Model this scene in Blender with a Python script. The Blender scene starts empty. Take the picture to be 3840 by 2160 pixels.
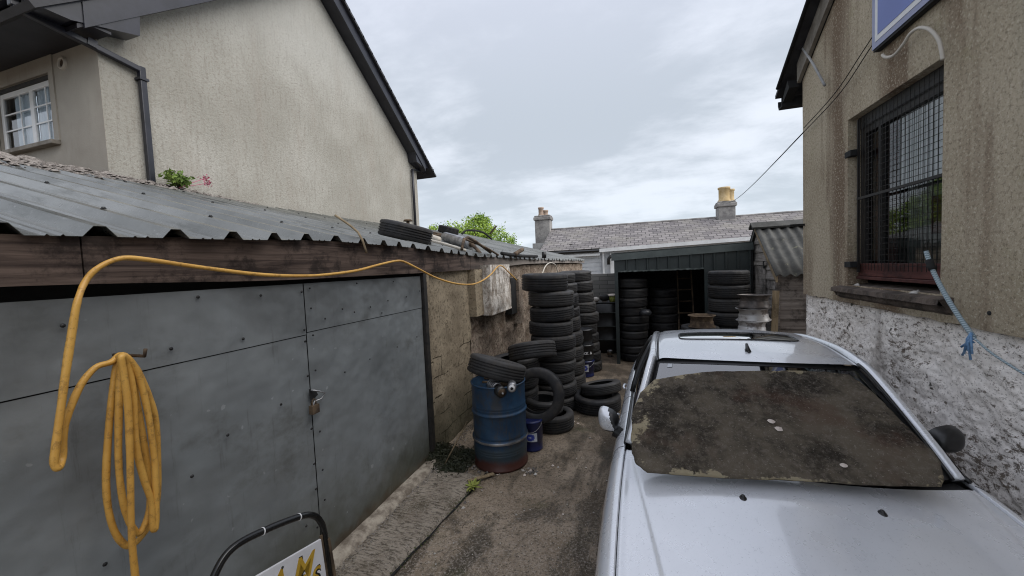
import bpy, bmesh, math, random
from mathutils import Vector, Matrix, noise
HOSE = [(-1.93, 6.377, 1.882), (-1.93, 5.95, 2.03), (-1.93, 5.533, 2.143), (-1.93, 5.121, 2.022), (-1.93, 4.808, 1.951), (-1.93, 4.466, 1.916), (-1.93, 4.009, 1.945), (-1.99, 3.658, 2.024), (-1.99, 3.273, 2.136), (-2.03, 3.137, 2.195), (-2.03, 3.01, 2.209), (-2.03, 2.777, 2.181), (-2.03, 2.476, 2.133), (-2.03, 2.188, 2.111), (-2.03, 1.949, 2.107), (-2.03, 1.648, 2.126), (-2.03, 1.337, 2.171), (-2.03, 1.173, 2.199), (-2.03, 1.074, 2.212), (-2.03, 1.021, 2.205), (-2.03, 0.963, 2.17), (-2.03, 0.924, 2.12), (-2.0, 0.882, 2.043), (-2.0, 0.858, 1.926), (-2.0, 0.831, 1.783), (-2.0, 0.807, 1.643), (-2.0, 0.788, 1.533), (-2.0, 0.779, 1.472), (-2.0, 0.788, 1.448), (-2.03, 0.812, 1.474), (-2.03, 0.822, 1.56), (-2.03, 0.84, 1.628), (-2.03, 0.88, 1.722), (-2.03, 0.927, 1.779), (-2.03, 0.976, 1.789), (-2.04, 1.015, 1.809), (-2.04, 1.051, 1.763), (-2.04, 1.075, 1.692), (-2.04, 1.108, 1.533), (-2.04, 1.11, 1.387), (-2.04, 1.091, 1.153), (-2.04, 1.057, 1.056), (-2.04, 1.007, 1.009), (-2.04, 0.971, 1.017), (-2.04, 0.94, 1.097), (-2.04, 0.927, 1.216), (-2.04, 0.933, 1.359), (-2.04, 0.965, 1.602), (-2.04, 0.996, 1.769), (-2.01, 1.001, 1.808), (-2.01, 1.026, 1.747), (-2.01, 1.04, 1.536), (-2.01, 1.05, 1.341), (-2.01, 1.053, 1.221), (-2.01, 1.038, 1.112), (-2.01, 1.003, 1.054), (-2.01, 0.984, 1.086), (-2.01, 0.97, 1.146), (-2.01, 0.959, 1.239), (-2.01, 0.959, 1.387), (-2.01, 0.976, 1.599), (-2.01, 0.993, 1.754), (-1.98, 0.989, 1.818), (-1.98, 1.031, 1.737), (-1.98, 1.054, 1.551), (-1.98, 1.061, 1.356), (-1.98, 1.058, 1.261), (-1.98, 1.049, 1.1), (-1.98, 1.04, 1.049), (-1.98, 1.034, 1.074), (-1.98, 1.036, 1.178), (-1.98, 1.019, 1.283), (-1.98, 1.004, 1.442), (-1.98, 1.012, 1.662), (-1.98, 0.999, 1.778), (-1.96, 0.975, 1.814), (-1.96, 0.977, 1.747), (-1.96, 0.98, 1.602), (-1.96, 0.97, 1.387), (-1.96, 0.953, 1.102), (-1.96, 0.951, 0.918), (-1.96, 0.952, 0.728)]
HOSE_FAR = [(-1.75, 7.494, 1.907), (-1.75, 7.896, 2.102), (-1.75, 8.44, 2.176), (-1.75, 9.03, 2.11), (-1.75, 9.292, 1.894)]
COVER = [(0.113, 2.653, 1.331), (0.022, 2.54, 1.275), (-0.028, 2.402, 1.206), (-0.04, 2.241, 1.126), (-0.039, 2.136, 1.073), (-0.015, 2.071, 1.04), (0.04, 2.031, 1.021), (0.179, 2.034, 1.022), (0.326, 2.041, 1.026), (0.441, 2.048, 1.029), (0.62, 2.06, 1.035), (0.791, 2.074, 1.042), (0.94, 2.082, 1.046), (1.106, 2.095, 1.053), (1.274, 2.115, 1.062), (1.308, 2.158, 1.084), (1.336, 2.232, 1.121), (1.341, 2.292, 1.151), (1.325, 2.338, 1.174), (1.315, 2.406, 1.208), (1.299, 2.498, 1.254), (1.278, 2.612, 1.311), (1.249, 2.707, 1.358), (1.213, 2.76, 1.385), (1.111, 2.773, 1.392), (0.945, 2.771, 1.391), (0.815, 2.764, 1.387), (0.651, 2.756, 1.383), (0.464, 2.74, 1.375), (0.3, 2.704, 1.357)]
ROPE = [(1.86, 3.268, 2.09), (1.86, 3.242, 2.03), (1.86, 3.187, 1.934), (1.86, 3.092, 1.806), (1.86, 2.983, 1.683), (1.86, 2.91, 1.612), (1.86, 2.882, 1.582)]
ROPE2 = [(1.85, 2.866, 1.585), (1.85, 2.762, 1.528), (1.85, 2.656, 1.488), (1.85, 2.519, 1.445), (1.85, 2.34, 1.399)]
WPIPE = [(1.9, 3.835, 3.634), (1.9, 3.785, 3.591), (1.9, 3.69, 3.562), (1.9, 3.593, 3.586), (1.9, 3.519, 3.62), (1.9, 3.432, 3.611), (1.9, 3.335, 3.547), (1.9, 3.257, 3.444), (1.9, 3.229, 3.363), (1.9, 3.215, 3.294)]
LEAD = [(1.9, 5.32, 4.457), (1.9, 5.048, 4.15), (1.9, 4.78, 3.806)]
CABA = [(1.9, 5.285, 3.549), (1.9, 4.579, 3.645), (1.9, 4.108, 3.797), (1.9, 3.765, 3.916), (1.9, 3.642, 3.982)]
CABB = [(1.9, 5.286, 3.504), (1.9, 4.503, 3.603), (1.9, 4.05, 3.751), (1.9, 3.718, 3.873), (1.9, 3.586, 3.946)]
R = math.radians
random.seed(7)
scene = bpy.context.scene
COL = scene.collection
UP = Vector((0, 0, 1))

# ------------------------------------------------------------------ node helpers
class N:
    def __init__(s, name, rough=0.8, metal=0.0, spec=0.5):
        s.m = bpy.data.materials.new(name); s.m.use_nodes = True
        s.t = s.m.node_tree; s.t.nodes.clear()
        s.out = s.t.nodes.new('ShaderNodeOutputMaterial')
        s.b = s.t.nodes.new('ShaderNodeBsdfPrincipled')
        s.t.links.new(s.b.outputs[0], s.out.inputs[0])
        s.b.inputs['Roughness'].default_value = rough
        s.b.inputs['Metallic'].default_value = metal
        s.b.inputs['Specular IOR Level'].default_value = spec
        tc = s.t.nodes.new('ShaderNodeTexCoord'); s.co = tc.outputs['Object']
    def n(s, t, **k):
        o = s.t.nodes.new(t)
        for a, v in k.items(): setattr(o, a, v)
        return o
    def l(s, a, b): s.t.links.new(a, b)
    def put(s, sock, v):
        if hasattr(v, 'is_linked') or hasattr(v, 'links'): s.l(v, sock)
        else:
            if isinstance(v, tuple) and len(v) == 3 and sock.type == 'RGBA': v = (*v, 1)
            sock.default_value = v
    def vec(s, sc=(1, 1, 1), loc=(0, 0, 0)):
        o = s.n('ShaderNodeMapping'); s.l(s.co, o.inputs[0])
        o.inputs['Scale'].default_value = sc; o.inputs['Location'].default_value = loc
        return o.outputs[0]
    def noise(s, scale, detail=4, rough=.6, v=None, dist=0):
        o = s.n('ShaderNodeTexNoise'); s.l(v or s.co, o.inputs['Vector'])
        o.inputs['Scale'].default_value = scale; o.inputs['Detail'].default_value = detail
        o.inputs['Roughness'].default_value = rough; o.inputs['Distortion'].default_value = dist
        return o.outputs['Fac']
    def vor(s, scale, v=None, feat='F1', out='Distance'):
        o = s.n('ShaderNodeTexVoronoi', feature=feat); s.l(v or s.co, o.inputs['Vector'])
        o.inputs['Scale'].default_value = scale; return o.outputs[out]
    def ramp(s, f, a, b, va=0., vb=1.):
        o = s.n('ShaderNodeMapRange', interpolation_type='SMOOTHSTEP'); s.put(o.inputs[0], f)
        o.inputs[1].default_value = a; o.inputs[2].default_value = b
        s.put(o.inputs[3], va); s.put(o.inputs[4], vb)
        return o.outputs[0]
    def mix(s, f, a, b, mode='MIX'):
        o = s.n('ShaderNodeMix', data_type='RGBA', blend_type=mode)
        s.put(o.inputs[0], f); s.put(o.inputs[6], a); s.put(o.inputs[7], b)
        return o.outputs[2]
    def math(s, op, a, b=0.):
        o = s.n('ShaderNodeMath', operation=op); s.put(o.inputs[0], a); s.put(o.inputs[1], b); return o.outputs[0]
    def axis(s, k):
        o = s.n('ShaderNodeSeparateXYZ'); s.l(s.co, o.inputs[0]); return o.outputs[k]
    def rnd(s):
        return s.n('ShaderNodeObjectInfo').outputs['Random']
    def bump(s, h, strength=.5, dist=.01):
        o = s.n('ShaderNodeBump'); s.l(h, o.inputs['Height'])
        o.inputs['Strength'].default_value = strength; o.inputs['Distance'].default_value = dist
        if s.b.inputs['Normal'].is_linked: s.l(s.b.inputs['Normal'].links[0].from_socket, o.inputs['Normal'])
        s.l(o.outputs[0], s.b.inputs['Normal'])
    def color(s, c): s.put(s.b.inputs['Base Color'], c); return s
    def rough(s, c): s.put(s.b.inputs['Roughness'], c); return s

def simple(name, c1, c2, scale=8, rough=.6, metal=0, bump=.2, bs=60, bd=.003, spec=.5):
    m = N(name, rough, metal, spec)
    m.color(m.mix(m.ramp(m.noise(scale, 5, .65), .35, .65), c1, c2))
    if bump: m.bump(m.noise(bs, 3, .6), bump, bd)
    return m.m

M = {}
def g(k): return tuple(k for _ in range(3))
# smooth-ish sand-and-cement render of the gable, streaked by rain
m = N('gable_render', .92, spec=.2)
c = m.mix(m.ramp(m.noise(.55, 4, .6), .35, .68), (.345, .33, .288), (.45, .435, .39))
c = m.mix(m.ramp(m.noise(1.0, 5, .7, m.vec((2.6, 2.6, .45))), .48, .70, 0, .5), c, (.35, .315, .27))
c = m.mix(m.ramp(m.noise(1.0, 6, .75, m.vec((20, 20, 2.2))), .48, .70, 0, .45), c, (.23, .205, .175))
c = m.mix(m.ramp(m.noise(24, 4, .85), .50, .62, 0, .5), c, (.22, .19, .155))
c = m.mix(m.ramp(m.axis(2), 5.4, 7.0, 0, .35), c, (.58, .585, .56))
m.color(c); m.bump(m.noise(30, 5, .8), .7, .03); M['gable'] = m.m
m = N('front_render', .92, spec=.2)
c = m.mix(m.ramp(m.noise(.9, 5, .6), .3, .7), (.30, .27, .23), (.40, .37, .32))
c = m.mix(m.ramp(m.noise(1.0, 6, .75, m.vec((9, 9, 1.2))), .5, .8, 0, .4), c, (.19, .165, .14))
m.color(c); m.bump(m.noise(60, 4, .7), .3, .01); M['front'] = m.m
# brown roughcast of the workshop with rust-brown runs
m = N('brown_roughcast', .95, spec=.2)
c = m.mix(m.ramp(m.noise(.8, 4, .6), .3, .7), (.40, .335, .24), (.54, .465, .35))
c = m.mix(m.ramp(m.noise(1.0, 4, .65, m.vec((1, 1.9, .22), (0, 3.3, 0))), .44, .62, 0, .85), c, (.165, .108, .07))
c = m.mix(m.ramp(m.noise(1.0, 4, .6, m.vec((1, 2.4, .35), (0, 9, 3))), .56, .72, 0, .35), c, (.30, .28, .215))
c = m.mix(m.ramp(m.noise(2.6, 5, .7), .56, .74, 0, .4), c, (.30, .27, .15))
c = m.mix(m.ramp(m.noise(46, 3, .8, m.vec(loc=(3, 8, 1))), .53, .64, 0, .6), c, (.66, .60, .47))
c = m.mix(m.ramp(m.noise(42, 4, .85), .50, .62, 0, .55), c, (.13, .10, .065))
m.color(c); m.bump(m.noise(75, 4, .8), .6, .012); M['brown'] = m.m
# whitewashed pebble dash
m = N('whitewashed_pebbledash', .9, spec=.25)
v = m.vec((1, .55, 1))
c = m.mix(m.ramp(m.noise(3, 4, .6), .3, .7), (.98, .93, .88), (.88, .82, .76))
pk = m.math('ADD', m.noise(27, 6, .85, v), m.math('MULTIPLY', m.math('SUBTRACT', m.noise(1.6, 4, .6, m.vec(loc=(0, 5, 2))), .5), .38))
c = m.mix(m.ramp(pk, .545, .59, 0, .93), c, (.125, .095, .07))
c = m.mix(m.ramp(m.noise(90, 3, .7, v), .56, .63, 0, .6), c, (.17, .15, .13))
c = m.mix(m.ramp(m.noise(1.3, 5, .7, m.vec((1, 1.2, .5))), .55, .75, 0, .75), c, (.13, .105, .085))
c = m.mix(m.ramp(m.noise(8, 4, .6, m.vec(loc=(3, 1, 8))), .64, .69, 0, .92), c, (.045, .04, .03))
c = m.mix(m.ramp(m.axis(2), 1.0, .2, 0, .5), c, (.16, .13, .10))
m.color(c); m.bump(pk, -1.0, .04); M['white_rough'] = m.m
# yard concrete
def concrete(name, a, b, stain, stainamt, grit=.55):
    m = N(name, .88, spec=.3)
    c = m.mix(m.ramp(m.noise(1.3, 6, .65), .35, .65), a, b)
    c = m.mix(m.ramp(m.noise(.7, 6, .7, m.vec(loc=(5, 2, 0)), 1.2), .42, .62, 0, stainamt), c, stain)
    c = m.mix(m.ramp(m.noise(7, 5, .7), .50, .70, 0, .5), c, (.045, .036, .024))
    c = m.mix(m.ramp(m.noise(1.6, 4, .6, m.vec(loc=(1, 7, 0))), .60, .72, 0, .55), c, (.075, .078, .03))
    c = m.mix(m.ramp(m.noise(70, 3, .8), .52, .62, 0, grit), c, (.38, .33, .28))
    c = m.mix(m.ramp(m.noise(55, 3, .8, m.vec(loc=(9, 9, 0))), .54, .64, 0, .75), c, (.03, .025, .018))
    m.color(c); m.bump(m.noise(60, 5, .8), .7, .012)
    m.rough(m.ramp(m.noise(2, 4, .6), .35, .65, .55, .95)); return m.m
m = N('yard_concrete', .88, spec=.3)
c = m.mix(m.ramp(m.noise(1.3, 6, .65), .35, .65), (.205, .158, .11), (.33, .265, .195))
c = m.mix(m.ramp(m.noise(.8, 6, .7, m.vec((1.3, .7, 1), (5, 2, 0)), 1.2), .44, .56, 0, .8), c, (.062, .048, .032))
c = m.mix(m.ramp(m.noise(2.2, 5, .65, m.vec((1.6, .6, 1))), .50, .62, 0, .7), c, (.058, .048, .032))
c = m.mix(m.ramp(m.noise(1.7, 4, .6, m.vec(loc=(1, 7, 0))), .58, .72, 0, .6), c, (.075, .082, .035))
c = m.mix(m.ramp(m.noise(62, 3, .8), .50, .62, 0, m.ramp(m.axis(1), 4.0, 1.8, .12, .7)), c, (.46, .41, .36))
c = m.mix(m.ramp(m.noise(17, 5, .8, m.vec(loc=(2, 6, 0))), .52, .62, 0, .45), c, (.055, .046, .034))
c = m.mix(m.ramp(m.noise(48, 3, .8, m.vec(loc=(9, 9, 0))), .53, .64, 0, .75), c, (.03, .024, .016))
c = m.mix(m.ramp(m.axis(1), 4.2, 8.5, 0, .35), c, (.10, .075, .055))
m.color(c); m.bump(m.noise(60, 5, .8), .7, .014); m.rough(m.ramp(m.noise(2, 4, .6), .35, .65, .5, .95)); M['yard'] = m.m
m = N('apron_concrete', .9, spec=.3)
c = m.mix(m.ramp(m.noise(1.6, 6, .65), .35, .65), (.25, .21, .165), (.40, .35, .285))
c = m.mix(m.ramp(m.noise(26, 4, .75, m.vec((.5, 2.2, 1))), .46, .60, 0, .85), c, (.07, .055, .04))
c = m.mix(m.ramp(m.noise(1.9, 5, .7, m.vec(loc=(4, 0, 0))), .52, .68, 0, .7), c, (.07, .055, .03))
c = m.mix(m.ramp(m.noise(70, 3, .8), .52, .62, 0, .6), c, (.42, .38, .33))
m.color(c); m.bump(m.noise(30, 5, .8, m.vec((.5, 2.2, 1))), .8, .02); M['apron'] = m.m
M['threshold'] = simple('threshold_concrete', (.16, .13, .10), (.42, .37, .30), 9, .9, 0, .6, 50, .01)
M['soil'] = simple('outlying_ground', (.07, .08, .045), (.12, .11, .08), 1.5, .95)
# grey painted sheet-steel doors
m = N('grey_door_steel', .42, .25, .5)
c = m.mix(m.ramp(m.noise(.8, 6, .7, m.vec((1, .8, 1.3))), .30, .70), (.20, .217, .224), (.27, .29, .298))
c = m.mix(m.ramp(m.noise(1.6, 6, .75, m.vec((1, 1, 1.4), (2, 5, 1))), .52, .72, 0, .55), c, (.10, .10, .088))
c = m.mix(m.ramp(m.noise(.9, 6, .8, m.vec((1, 9, .8))), .60, .8, 0, .4), c, (.32, .345, .355))
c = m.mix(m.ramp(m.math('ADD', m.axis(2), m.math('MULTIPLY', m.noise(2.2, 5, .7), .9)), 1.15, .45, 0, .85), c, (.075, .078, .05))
c = m.mix(m.ramp(m.noise(16, 2, .5, m.vec(loc=(7, 3, 2))), .73, .76, 0, .45), c, (.42, .44, .45))
c = m.mix(m.ramp(m.noise(11, 5, .8, m.vec((1, 1, .35))), .63, .72, 0, .35), c, (.26, .27, .28))
c = m.mix(m.ramp(m.math('ADD', m.axis(2), m.math('MULTIPLY', m.noise(1.7, 5, .7, m.vec(loc=(3, 1, 6))), .8)), 1.95, 2.45, 0, .65), c, (.095, .10, .10))  # dirt and the fascia's shade painted dark near the door tops
c = m.mix(m.ramp(m.noise(1.0, 6, .8, m.vec((1, 14, 1.1), (1, 4, 2))), .56, .70, 0, .38), c, (.085, .085, .078))
c = m.mix(m.ramp(m.noise(.75, 3, .6, m.vec(loc=(6, 2.3, 4))), .50, .66, 0, .3), c, (.33, .352, .36))
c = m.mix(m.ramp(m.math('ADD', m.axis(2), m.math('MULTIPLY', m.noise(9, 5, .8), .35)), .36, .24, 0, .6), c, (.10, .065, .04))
m.color(c); m.rough(m.ramp(m.noise(3, 5, .7), .3, .7, .30, .58))
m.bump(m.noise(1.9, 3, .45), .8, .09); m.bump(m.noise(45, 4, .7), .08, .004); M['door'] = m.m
M['seam'] = simple('door_seam_shadow', g(.008), g(.014), 30, .9, 0, 0)
M['rivet'] = simple('dark_rivet', g(.015), g(.03), 30, .5, .5, 0)
# timber
def timber(name, a, b, axis=1, rough=.85, ws=26, far=None):
    m = N(name, rough, spec=.3); sc = [ws, ws, ws]; sc[axis] = ws * .045
    c = m.mix(m.ramp(m.noise(1, 6, .7, m.vec(tuple(sc)), .6), .33, .66), a, b)
    c = m.mix(m.ramp(m.noise(3.6, 6, .75), .47, .62, 0, .8), c, tuple(x * .4 for x in a))
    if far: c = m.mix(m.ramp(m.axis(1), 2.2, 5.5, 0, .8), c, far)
    m.color(c); m.bump(m.noise(1, 6, .7, m.vec(tuple(sc))), .5, .006); return m.m
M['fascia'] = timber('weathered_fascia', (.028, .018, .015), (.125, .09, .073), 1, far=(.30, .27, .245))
M['shedwood'] = timber('shed_boards', (.20, .18, .16), (.38, .35, .32), 1)
M['shedwood_dark'] = timber('shed_boards_front', (.13, .112, .10), (.25, .22, .20), 0)
M['palewood'] = timber('pale_wood', (.20, .15, .09), (.32, .25, .16), 2)
M['redwood'] = timber('red_brown_paint', (.065, .018, .015), (.12, .04, .033), 1, .6)
M['darkframe'] = simple('dark_window_frame', g(.012), (.03, .026, .022), 14, .6)
# roof sheet
m = N('grey_green_roof_sheet', .36, .45, .5)
c = m.mix(m.ramp(m.noise(1.1, 5, .6), .3, .7), (.165, .170, .160), (.285, .29, .275))
c = m.mix(m.ramp(m.noise(1.3, 6, .75, m.vec((.7, 6, 1))), .50, .70, 0, .7), c, (.085, .088, .075))
c = m.mix(m.ramp(m.noise(40, 3, .7), .6, .72, 0, .4), c, (.38, .39, .38))
m.color(c); m.rough(m.ramp(m.noise(2.5, 5, .7), .35, .65, .20, .36)); m.bump(m.noise(3, 3, .5), .25, .01); M['sheet'] = m.m
m = N('dark_green_cladding', .45, .1)
c = m.mix(m.ramp(m.noise(2, 5, .6), .3, .7), (.020, .027, .027), (.036, .046, .046)); m.color(c); M['greenclad'] = m.m
M['greenflash'] = simple('green_flashing', (.050, .062, .060), (.08, .096, .092), 3, .45, .1, 0)
m = N('fibre_cement_sheet', .85, spec=.25)
c = m.mix(m.ramp(m.noise(3, 5, .7), .3, .7), (.055, .055, .052), (.115, .115, .108))
c = m.mix(m.ramp(m.noise(7, 5, .7), .6, .72, 0, .7), c, (.30, .29, .20)); m.color(c); m.bump(m.noise(60, 3), .3, .004); M['fibre'] = m.m
# dark trims
M['plastic'] = simple('anthracite_gutter', (.010, .011, .017), (.019, .020, .030), 4, .32, 0, 0)
M['soffit'] = simple('dark_soffit', (.010, .010, .015), (.018, .018, .025), 4, .5, 0, 0)
M['black'] = simple('black_plastic', g(.009), g(.016), 9, .38, 0, .1)
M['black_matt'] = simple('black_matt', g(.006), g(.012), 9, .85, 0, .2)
M['white_pvc'] = simple('white_window_plastic', (.72, .72, .70), (.80, .80, .79), 3, .3, 0, 0)
M['white_paint'] = simple('white_gutter', (.70, .71, .71), (.80, .81, .81), 3, .45, 0, 0)
M['sill'] = simple('concrete_sill', (.17, .15, .125), (.27, .245, .21), 6, .9, 0, .5, 60, .008)
M['mossy_sill'] = simple('dirty_sill', (.045, .034, .026), (.13, .10, .08), 7, .92, 0, .8, 40, .012)
M['steelwire'] = simple('dark_wire', g(.014), (.03, .024, .02), 20, .6, .4, 0)
m = N('net_curtain', .9); w = m.n('ShaderNodeTexWave', bands_direction='Y'); m.l(m.co, w.inputs[0]); w.inputs['Scale'].default_value = 7; w.inputs['Distortion'].default_value = 1.2
m.color(m.mix(w.outputs['Fac'], (.60, .62, .64), (.93, .94, .95))); M['net'] = m.m
m = N('lace_curtain', .9); w = m.n('ShaderNodeTexWave', bands_direction='X'); m.l(m.co, w.inputs[0]); w.inputs['Scale'].default_value = 6; w.inputs['Distortion'].default_value = 1.5
m.color(m.mix(w.outputs['Fac'], (.70, .75, .78), (.92, .95, .96))); M['lace'] = m.m
M['dim_net'] = simple('dim_backing', (.10, .115, .11), (.26, .28, .27), 3, .9, 0, 0)
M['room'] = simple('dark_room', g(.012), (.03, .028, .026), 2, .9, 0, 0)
def glass(name, tint, gl=.5, rough=.03):
    m = N(name); nt = m.t
    tr = m.n('ShaderNodeBsdfTransparent'); tr.inputs[0].default_value = (*tint, 1)
    gs = m.n('ShaderNodeBsdfGlossy'); gs.inputs['Roughness'].default_value = rough
    fr = m.n('ShaderNodeFresnel'); fr.inputs[0].default_value = 1.5
    mx = m.n('ShaderNodeMixShader'); f = m.math('ADD', m.math('MULTIPLY', fr.outputs[0], 1.0), gl)
    m.l(f, mx.inputs[0]); m.l(tr.outputs[0], mx.inputs[1]); m.l(gs.outputs[0], mx.inputs[2])
    m.l(mx.outputs[0], m.out.inputs[0]); return m.m
M['glass'] = glass('window_glass', (.85, .88, .88), .05)
M['reflect_glass'] = glass('sky_reflecting_glass', (.85, .90, .94), .12)
M['carglass'] = glass('car_glass', (.30, .37, .38), .27)
M['carglass_dark'] = glass('dark_car_glass', (.06, .07, .07), .10)
M['glass_lamp'] = glass('lamp_glass', (.6, .6, .6), .3)
M['wheeldark'] = simple('brown_wheel_steel', (.035, .03, .027), (.13, .11, .10), 7, .45, .4, .3)
mm_ = N('mirror_silvering', .02, 1.0); mm_.color((.8, .8, .8)); M['mirror'] = mm_.m
M['dustyglass'] = glass('dusty_glass', (.55, .58, .56), .04, .12)
# masonry of the left shed
m = N('rendered_blockwork', .95, spec=.2)
bk = m.n('ShaderNodeTexBrick'); sx = m.n('ShaderNodeSeparateXYZ'); m.l(m.co, sx.inputs[0]); cx = m.n('ShaderNodeCombineXYZ')
m.l(sx.outputs[1], cx.inputs[0]); m.l(m.math('ADD', sx.outputs[2], m.math('MULTIPLY', m.noise(3, 3), .06)), cx.inputs[1]); m.l(cx.outputs[0], bk.inputs['Vector'])
bk.inputs['Scale'].default_value = 1; bk.inputs['Brick Width'].default_value = .45; bk.inputs['Row Height'].default_value = .225
bk.inputs['Mortar Size'].default_value = .008; bk.inputs['Mortar Smooth'].default_value = .3
c = m.mix(m.ramp(m.noise(2.2, 5, .65), .3, .7), (.21, .17, .12), (.36, .30, .215))
c = m.mix(m.ramp(m.noise(28, 4, .8), .50, .64, 0, .7), c, (.06, .045, .03))
c = m.mix(m.math('MULTIPLY', m.math('MULTIPLY', bk.outputs['Fac'], m.ramp(m.axis(2), 1.35, 1.05)), m.ramp(m.noise(2.3, 3), .46, .56)), c, (.035, .025, .016))
c = m.mix(m.ramp(m.axis(2), .9, .1, 0, .7), c, (.05, .05, .028))
m.color(c); m.bump(m.noise(34, 5, .8), .8, .015); M['block'] = m.m
m = N('rubble_stone', .95, spec=.2)
c = m.mix(m.ramp(m.noise(5, 5, .7), .3, .7), (.17, .125, .09), (.42, .35, .28))
c = m.mix(m.ramp(m.noise(30, 4, .8), .5, .6, 0, .75), c, (.045, .032, .022))
c = m.mix(m.ramp(m.vor(14), .1, .5, .5, 0), c, (.33, .24, .20))
m.color(c); m.bump(m.noise(22, 5, .8), 1, .03); M['rubble'] = m.m
m = N('flaking_whitewash', .9, spec=.25)
c = m.mix(m.ramp(m.noise(9, 5, .75, m.vec((1, 1, .4))), .42, .6), (.75, .71, .65), (.34, .29, .24))
c = m.mix(m.ramp(m.noise(40, 4, .8), .55, .62, 0, .7), c, (.09, .07, .055)); m.color(c); m.bump(m.noise(25, 5, .8), .8, .02); M['flake'] = m.m
M['parapet'] = simple('rubble_capping', (.10, .085, .075), (.30, .27, .245), 24, .95, 0, 1, 30, .03)
# slates
m = N('slate_roof', .75, spec=.3)
bk = m.n('ShaderNodeTexBrick'); sx = m.n('ShaderNodeSeparateXYZ'); m.l(m.co, sx.inputs[0]); cx = m.n('ShaderNodeCombineXYZ')
m.l(sx.outputs[0], cx.inputs[0]); m.l(sx.outputs[1], cx.inputs[1]); m.l(cx.outputs[0], bk.inputs['Vector'])
bk.inputs['Scale'].default_value = 1; bk.inputs['Brick Width'].default_value = .42; bk.inputs['Row Height'].default_value = .30
bk.inputs['Mortar Size'].default_value = .025; bk.inputs['Color1'].default_value = (.155, .142, .145, 1); bk.inputs['Color2'].default_value = (.27, .25, .245, 1); bk.inputs['Mortar'].default_value = (.07, .065, .065, 1)
c = m.mix(m.ramp(m.noise(.7, 5, .7), .45, .7, 0, .45), bk.outputs['Color'], (.27, .255, .215))
m.color(c); M['slate'] = m.m
M['tiles'] = simple('dark_roof_tiles', (.015, .015, .018), (.03, .03, .034), 6, .6)
M['chimney'] = simple('chimney_render', (.20, .19, .185), (.36, .345, .325), 2.2, .95, 0, .5, 12, .03)
M['buffpot'] = simple('buff_clay_pot', (.50, .36, .17), (.62, .47, .26), 4, .8)
M['redpot'] = simple('terracotta_pot', (.30, .21, .15), (.42, .32, .25), 4, .8)
M['lead'] = simple('lead_flashing', (.25, .25, .25), (.38, .38, .375), 3, .6)
M['cottagewall'] = simple('pale_cottage_wall', (.48, .50, .52), (.58, .60, .62), 2, .9)
m = N('grey_concrete_blocks', .95, spec=.2)
bk = m.n('ShaderNodeTexBrick'); sx = m.n('ShaderNodeSeparateXYZ'); m.l(m.co, sx.inputs[0]); cx = m.n('ShaderNodeCombineXYZ')
m.l(sx.outputs[0], cx.inputs[0]); m.l(sx.outputs[2], cx.inputs[1]); m.l(cx.outputs[0], bk.inputs['Vector'])
bk.inputs['Scale'].default_value = 1; bk.inputs['Brick Width'].default_value = .44; bk.inputs['Row Height'].default_value = .11
bk.inputs['Mortar Size'].default_value = .008; bk.inputs['Color1'].default_value = (.14, .14, .135, 1); bk.inputs['Color2'].default_value = (.21, .21, .2, 1); bk.inputs['Mortar'].default_value = (.09, .09, .085, 1)
m.color(bk.outputs['Color']); M['greyblock'] = m.m
# rubber
m = N('tyre_rubber', .62, spec=.42)
r_ = m.rnd()
c = m.mix(r_, (.011, .011, .0125), (.036, .035, .035))
c = m.mix(m.ramp(m.noise(6, 5, .7), .46, .72, 0, .6), c, (.055, .047, .038))
c = m.mix(m.ramp(m.noise(40, 3, .7), .58, .70, 0, .4), c, (.06, .052, .042))
m.color(c); m.rough(m.ramp(m.noise(5, 4, .6), .3, .7, .5, .8)); m.bump(m.noise(70, 3, .7), .2, .003); M['rubber'] = m.m
# car
m = N('silver_car_paint', .26, .30, .5)
c = m.mix(m.ramp(m.noise(1.4, 4, .6), .3, .7), (.735, .755, .785), (.78, .80, .83))
c = m.mix(m.ramp(m.noise(26, 6, .88, m.vec((1.8, .7, 1))), .57, .68, 0, .38), c, (.26, .28, .31))
c = m.mix(m.ramp(m.noise(95, 2, .6), .64, .72, 0, .3), c, (.25, .26, .27))
m.color(c); m.b.inputs['Coat Weight'].default_value = .9; m.b.inputs['Coat Roughness'].default_value = .06; m.b.inputs['Coat IOR'].default_value = 1.7
m.rough(m.ramp(m.noise(4, 5, .7), .3, .7, .24, .36)); m.bump(m.noise(5, 2, .5), .02, .004); M['paint'] = m.m
m = N('mossy_board', .97, spec=.12)
at = m.n('ShaderNodeAttribute'); at.attribute_name = 'edge'
c = m.mix(m.ramp(m.noise(3.2, 5, .7), .36, .62), (.027, .023, .018), (.112, .094, .07))
c = m.mix(m.ramp(m.noise(30, 5, .8), .46, .66, 0, .5), c, (.17, .145, .12))
c = m.mix(m.ramp(m.noise(2.1, 4, .7, m.vec(loc=(3, 3, 3))), .52, .70, 0, .6), c, (.085, .05, .035))
c = m.mix(m.ramp(m.noise(90, 3, .8), .60, .68, 0, .6), c, (.30, .27, .23))
c = m.mix(m.ramp(m.noise(12, 6, .85, m.vec((1, 1, 1), (2, 8, 1))), .60, .72, 0, .5), c, (.015, .013, .012))
e = m.math('ADD', at.outputs['Fac'], m.math('MULTIPLY', m.math('SUBTRACT', m.noise(3.2, 5, .75, m.vec(loc=(1, 4, 0))), .5), 3.0))
c = m.mix(m.ramp(e, .99, 1.12, 0, .85), c, m.mix(m.noise(14, 4), (.17, .125, .065), (.48, .43, .30)))
m.color(c); m.bump(m.noise(40, 5, .85), .8, .008); M['board'] = m.m
m = N('yellow_hose_pvc', .42, spec=.5)
c = m.mix(m.ramp(m.noise(4, 5, .65), .3, .7), (.52, .27, .05), (.66, .38, .085))
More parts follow.
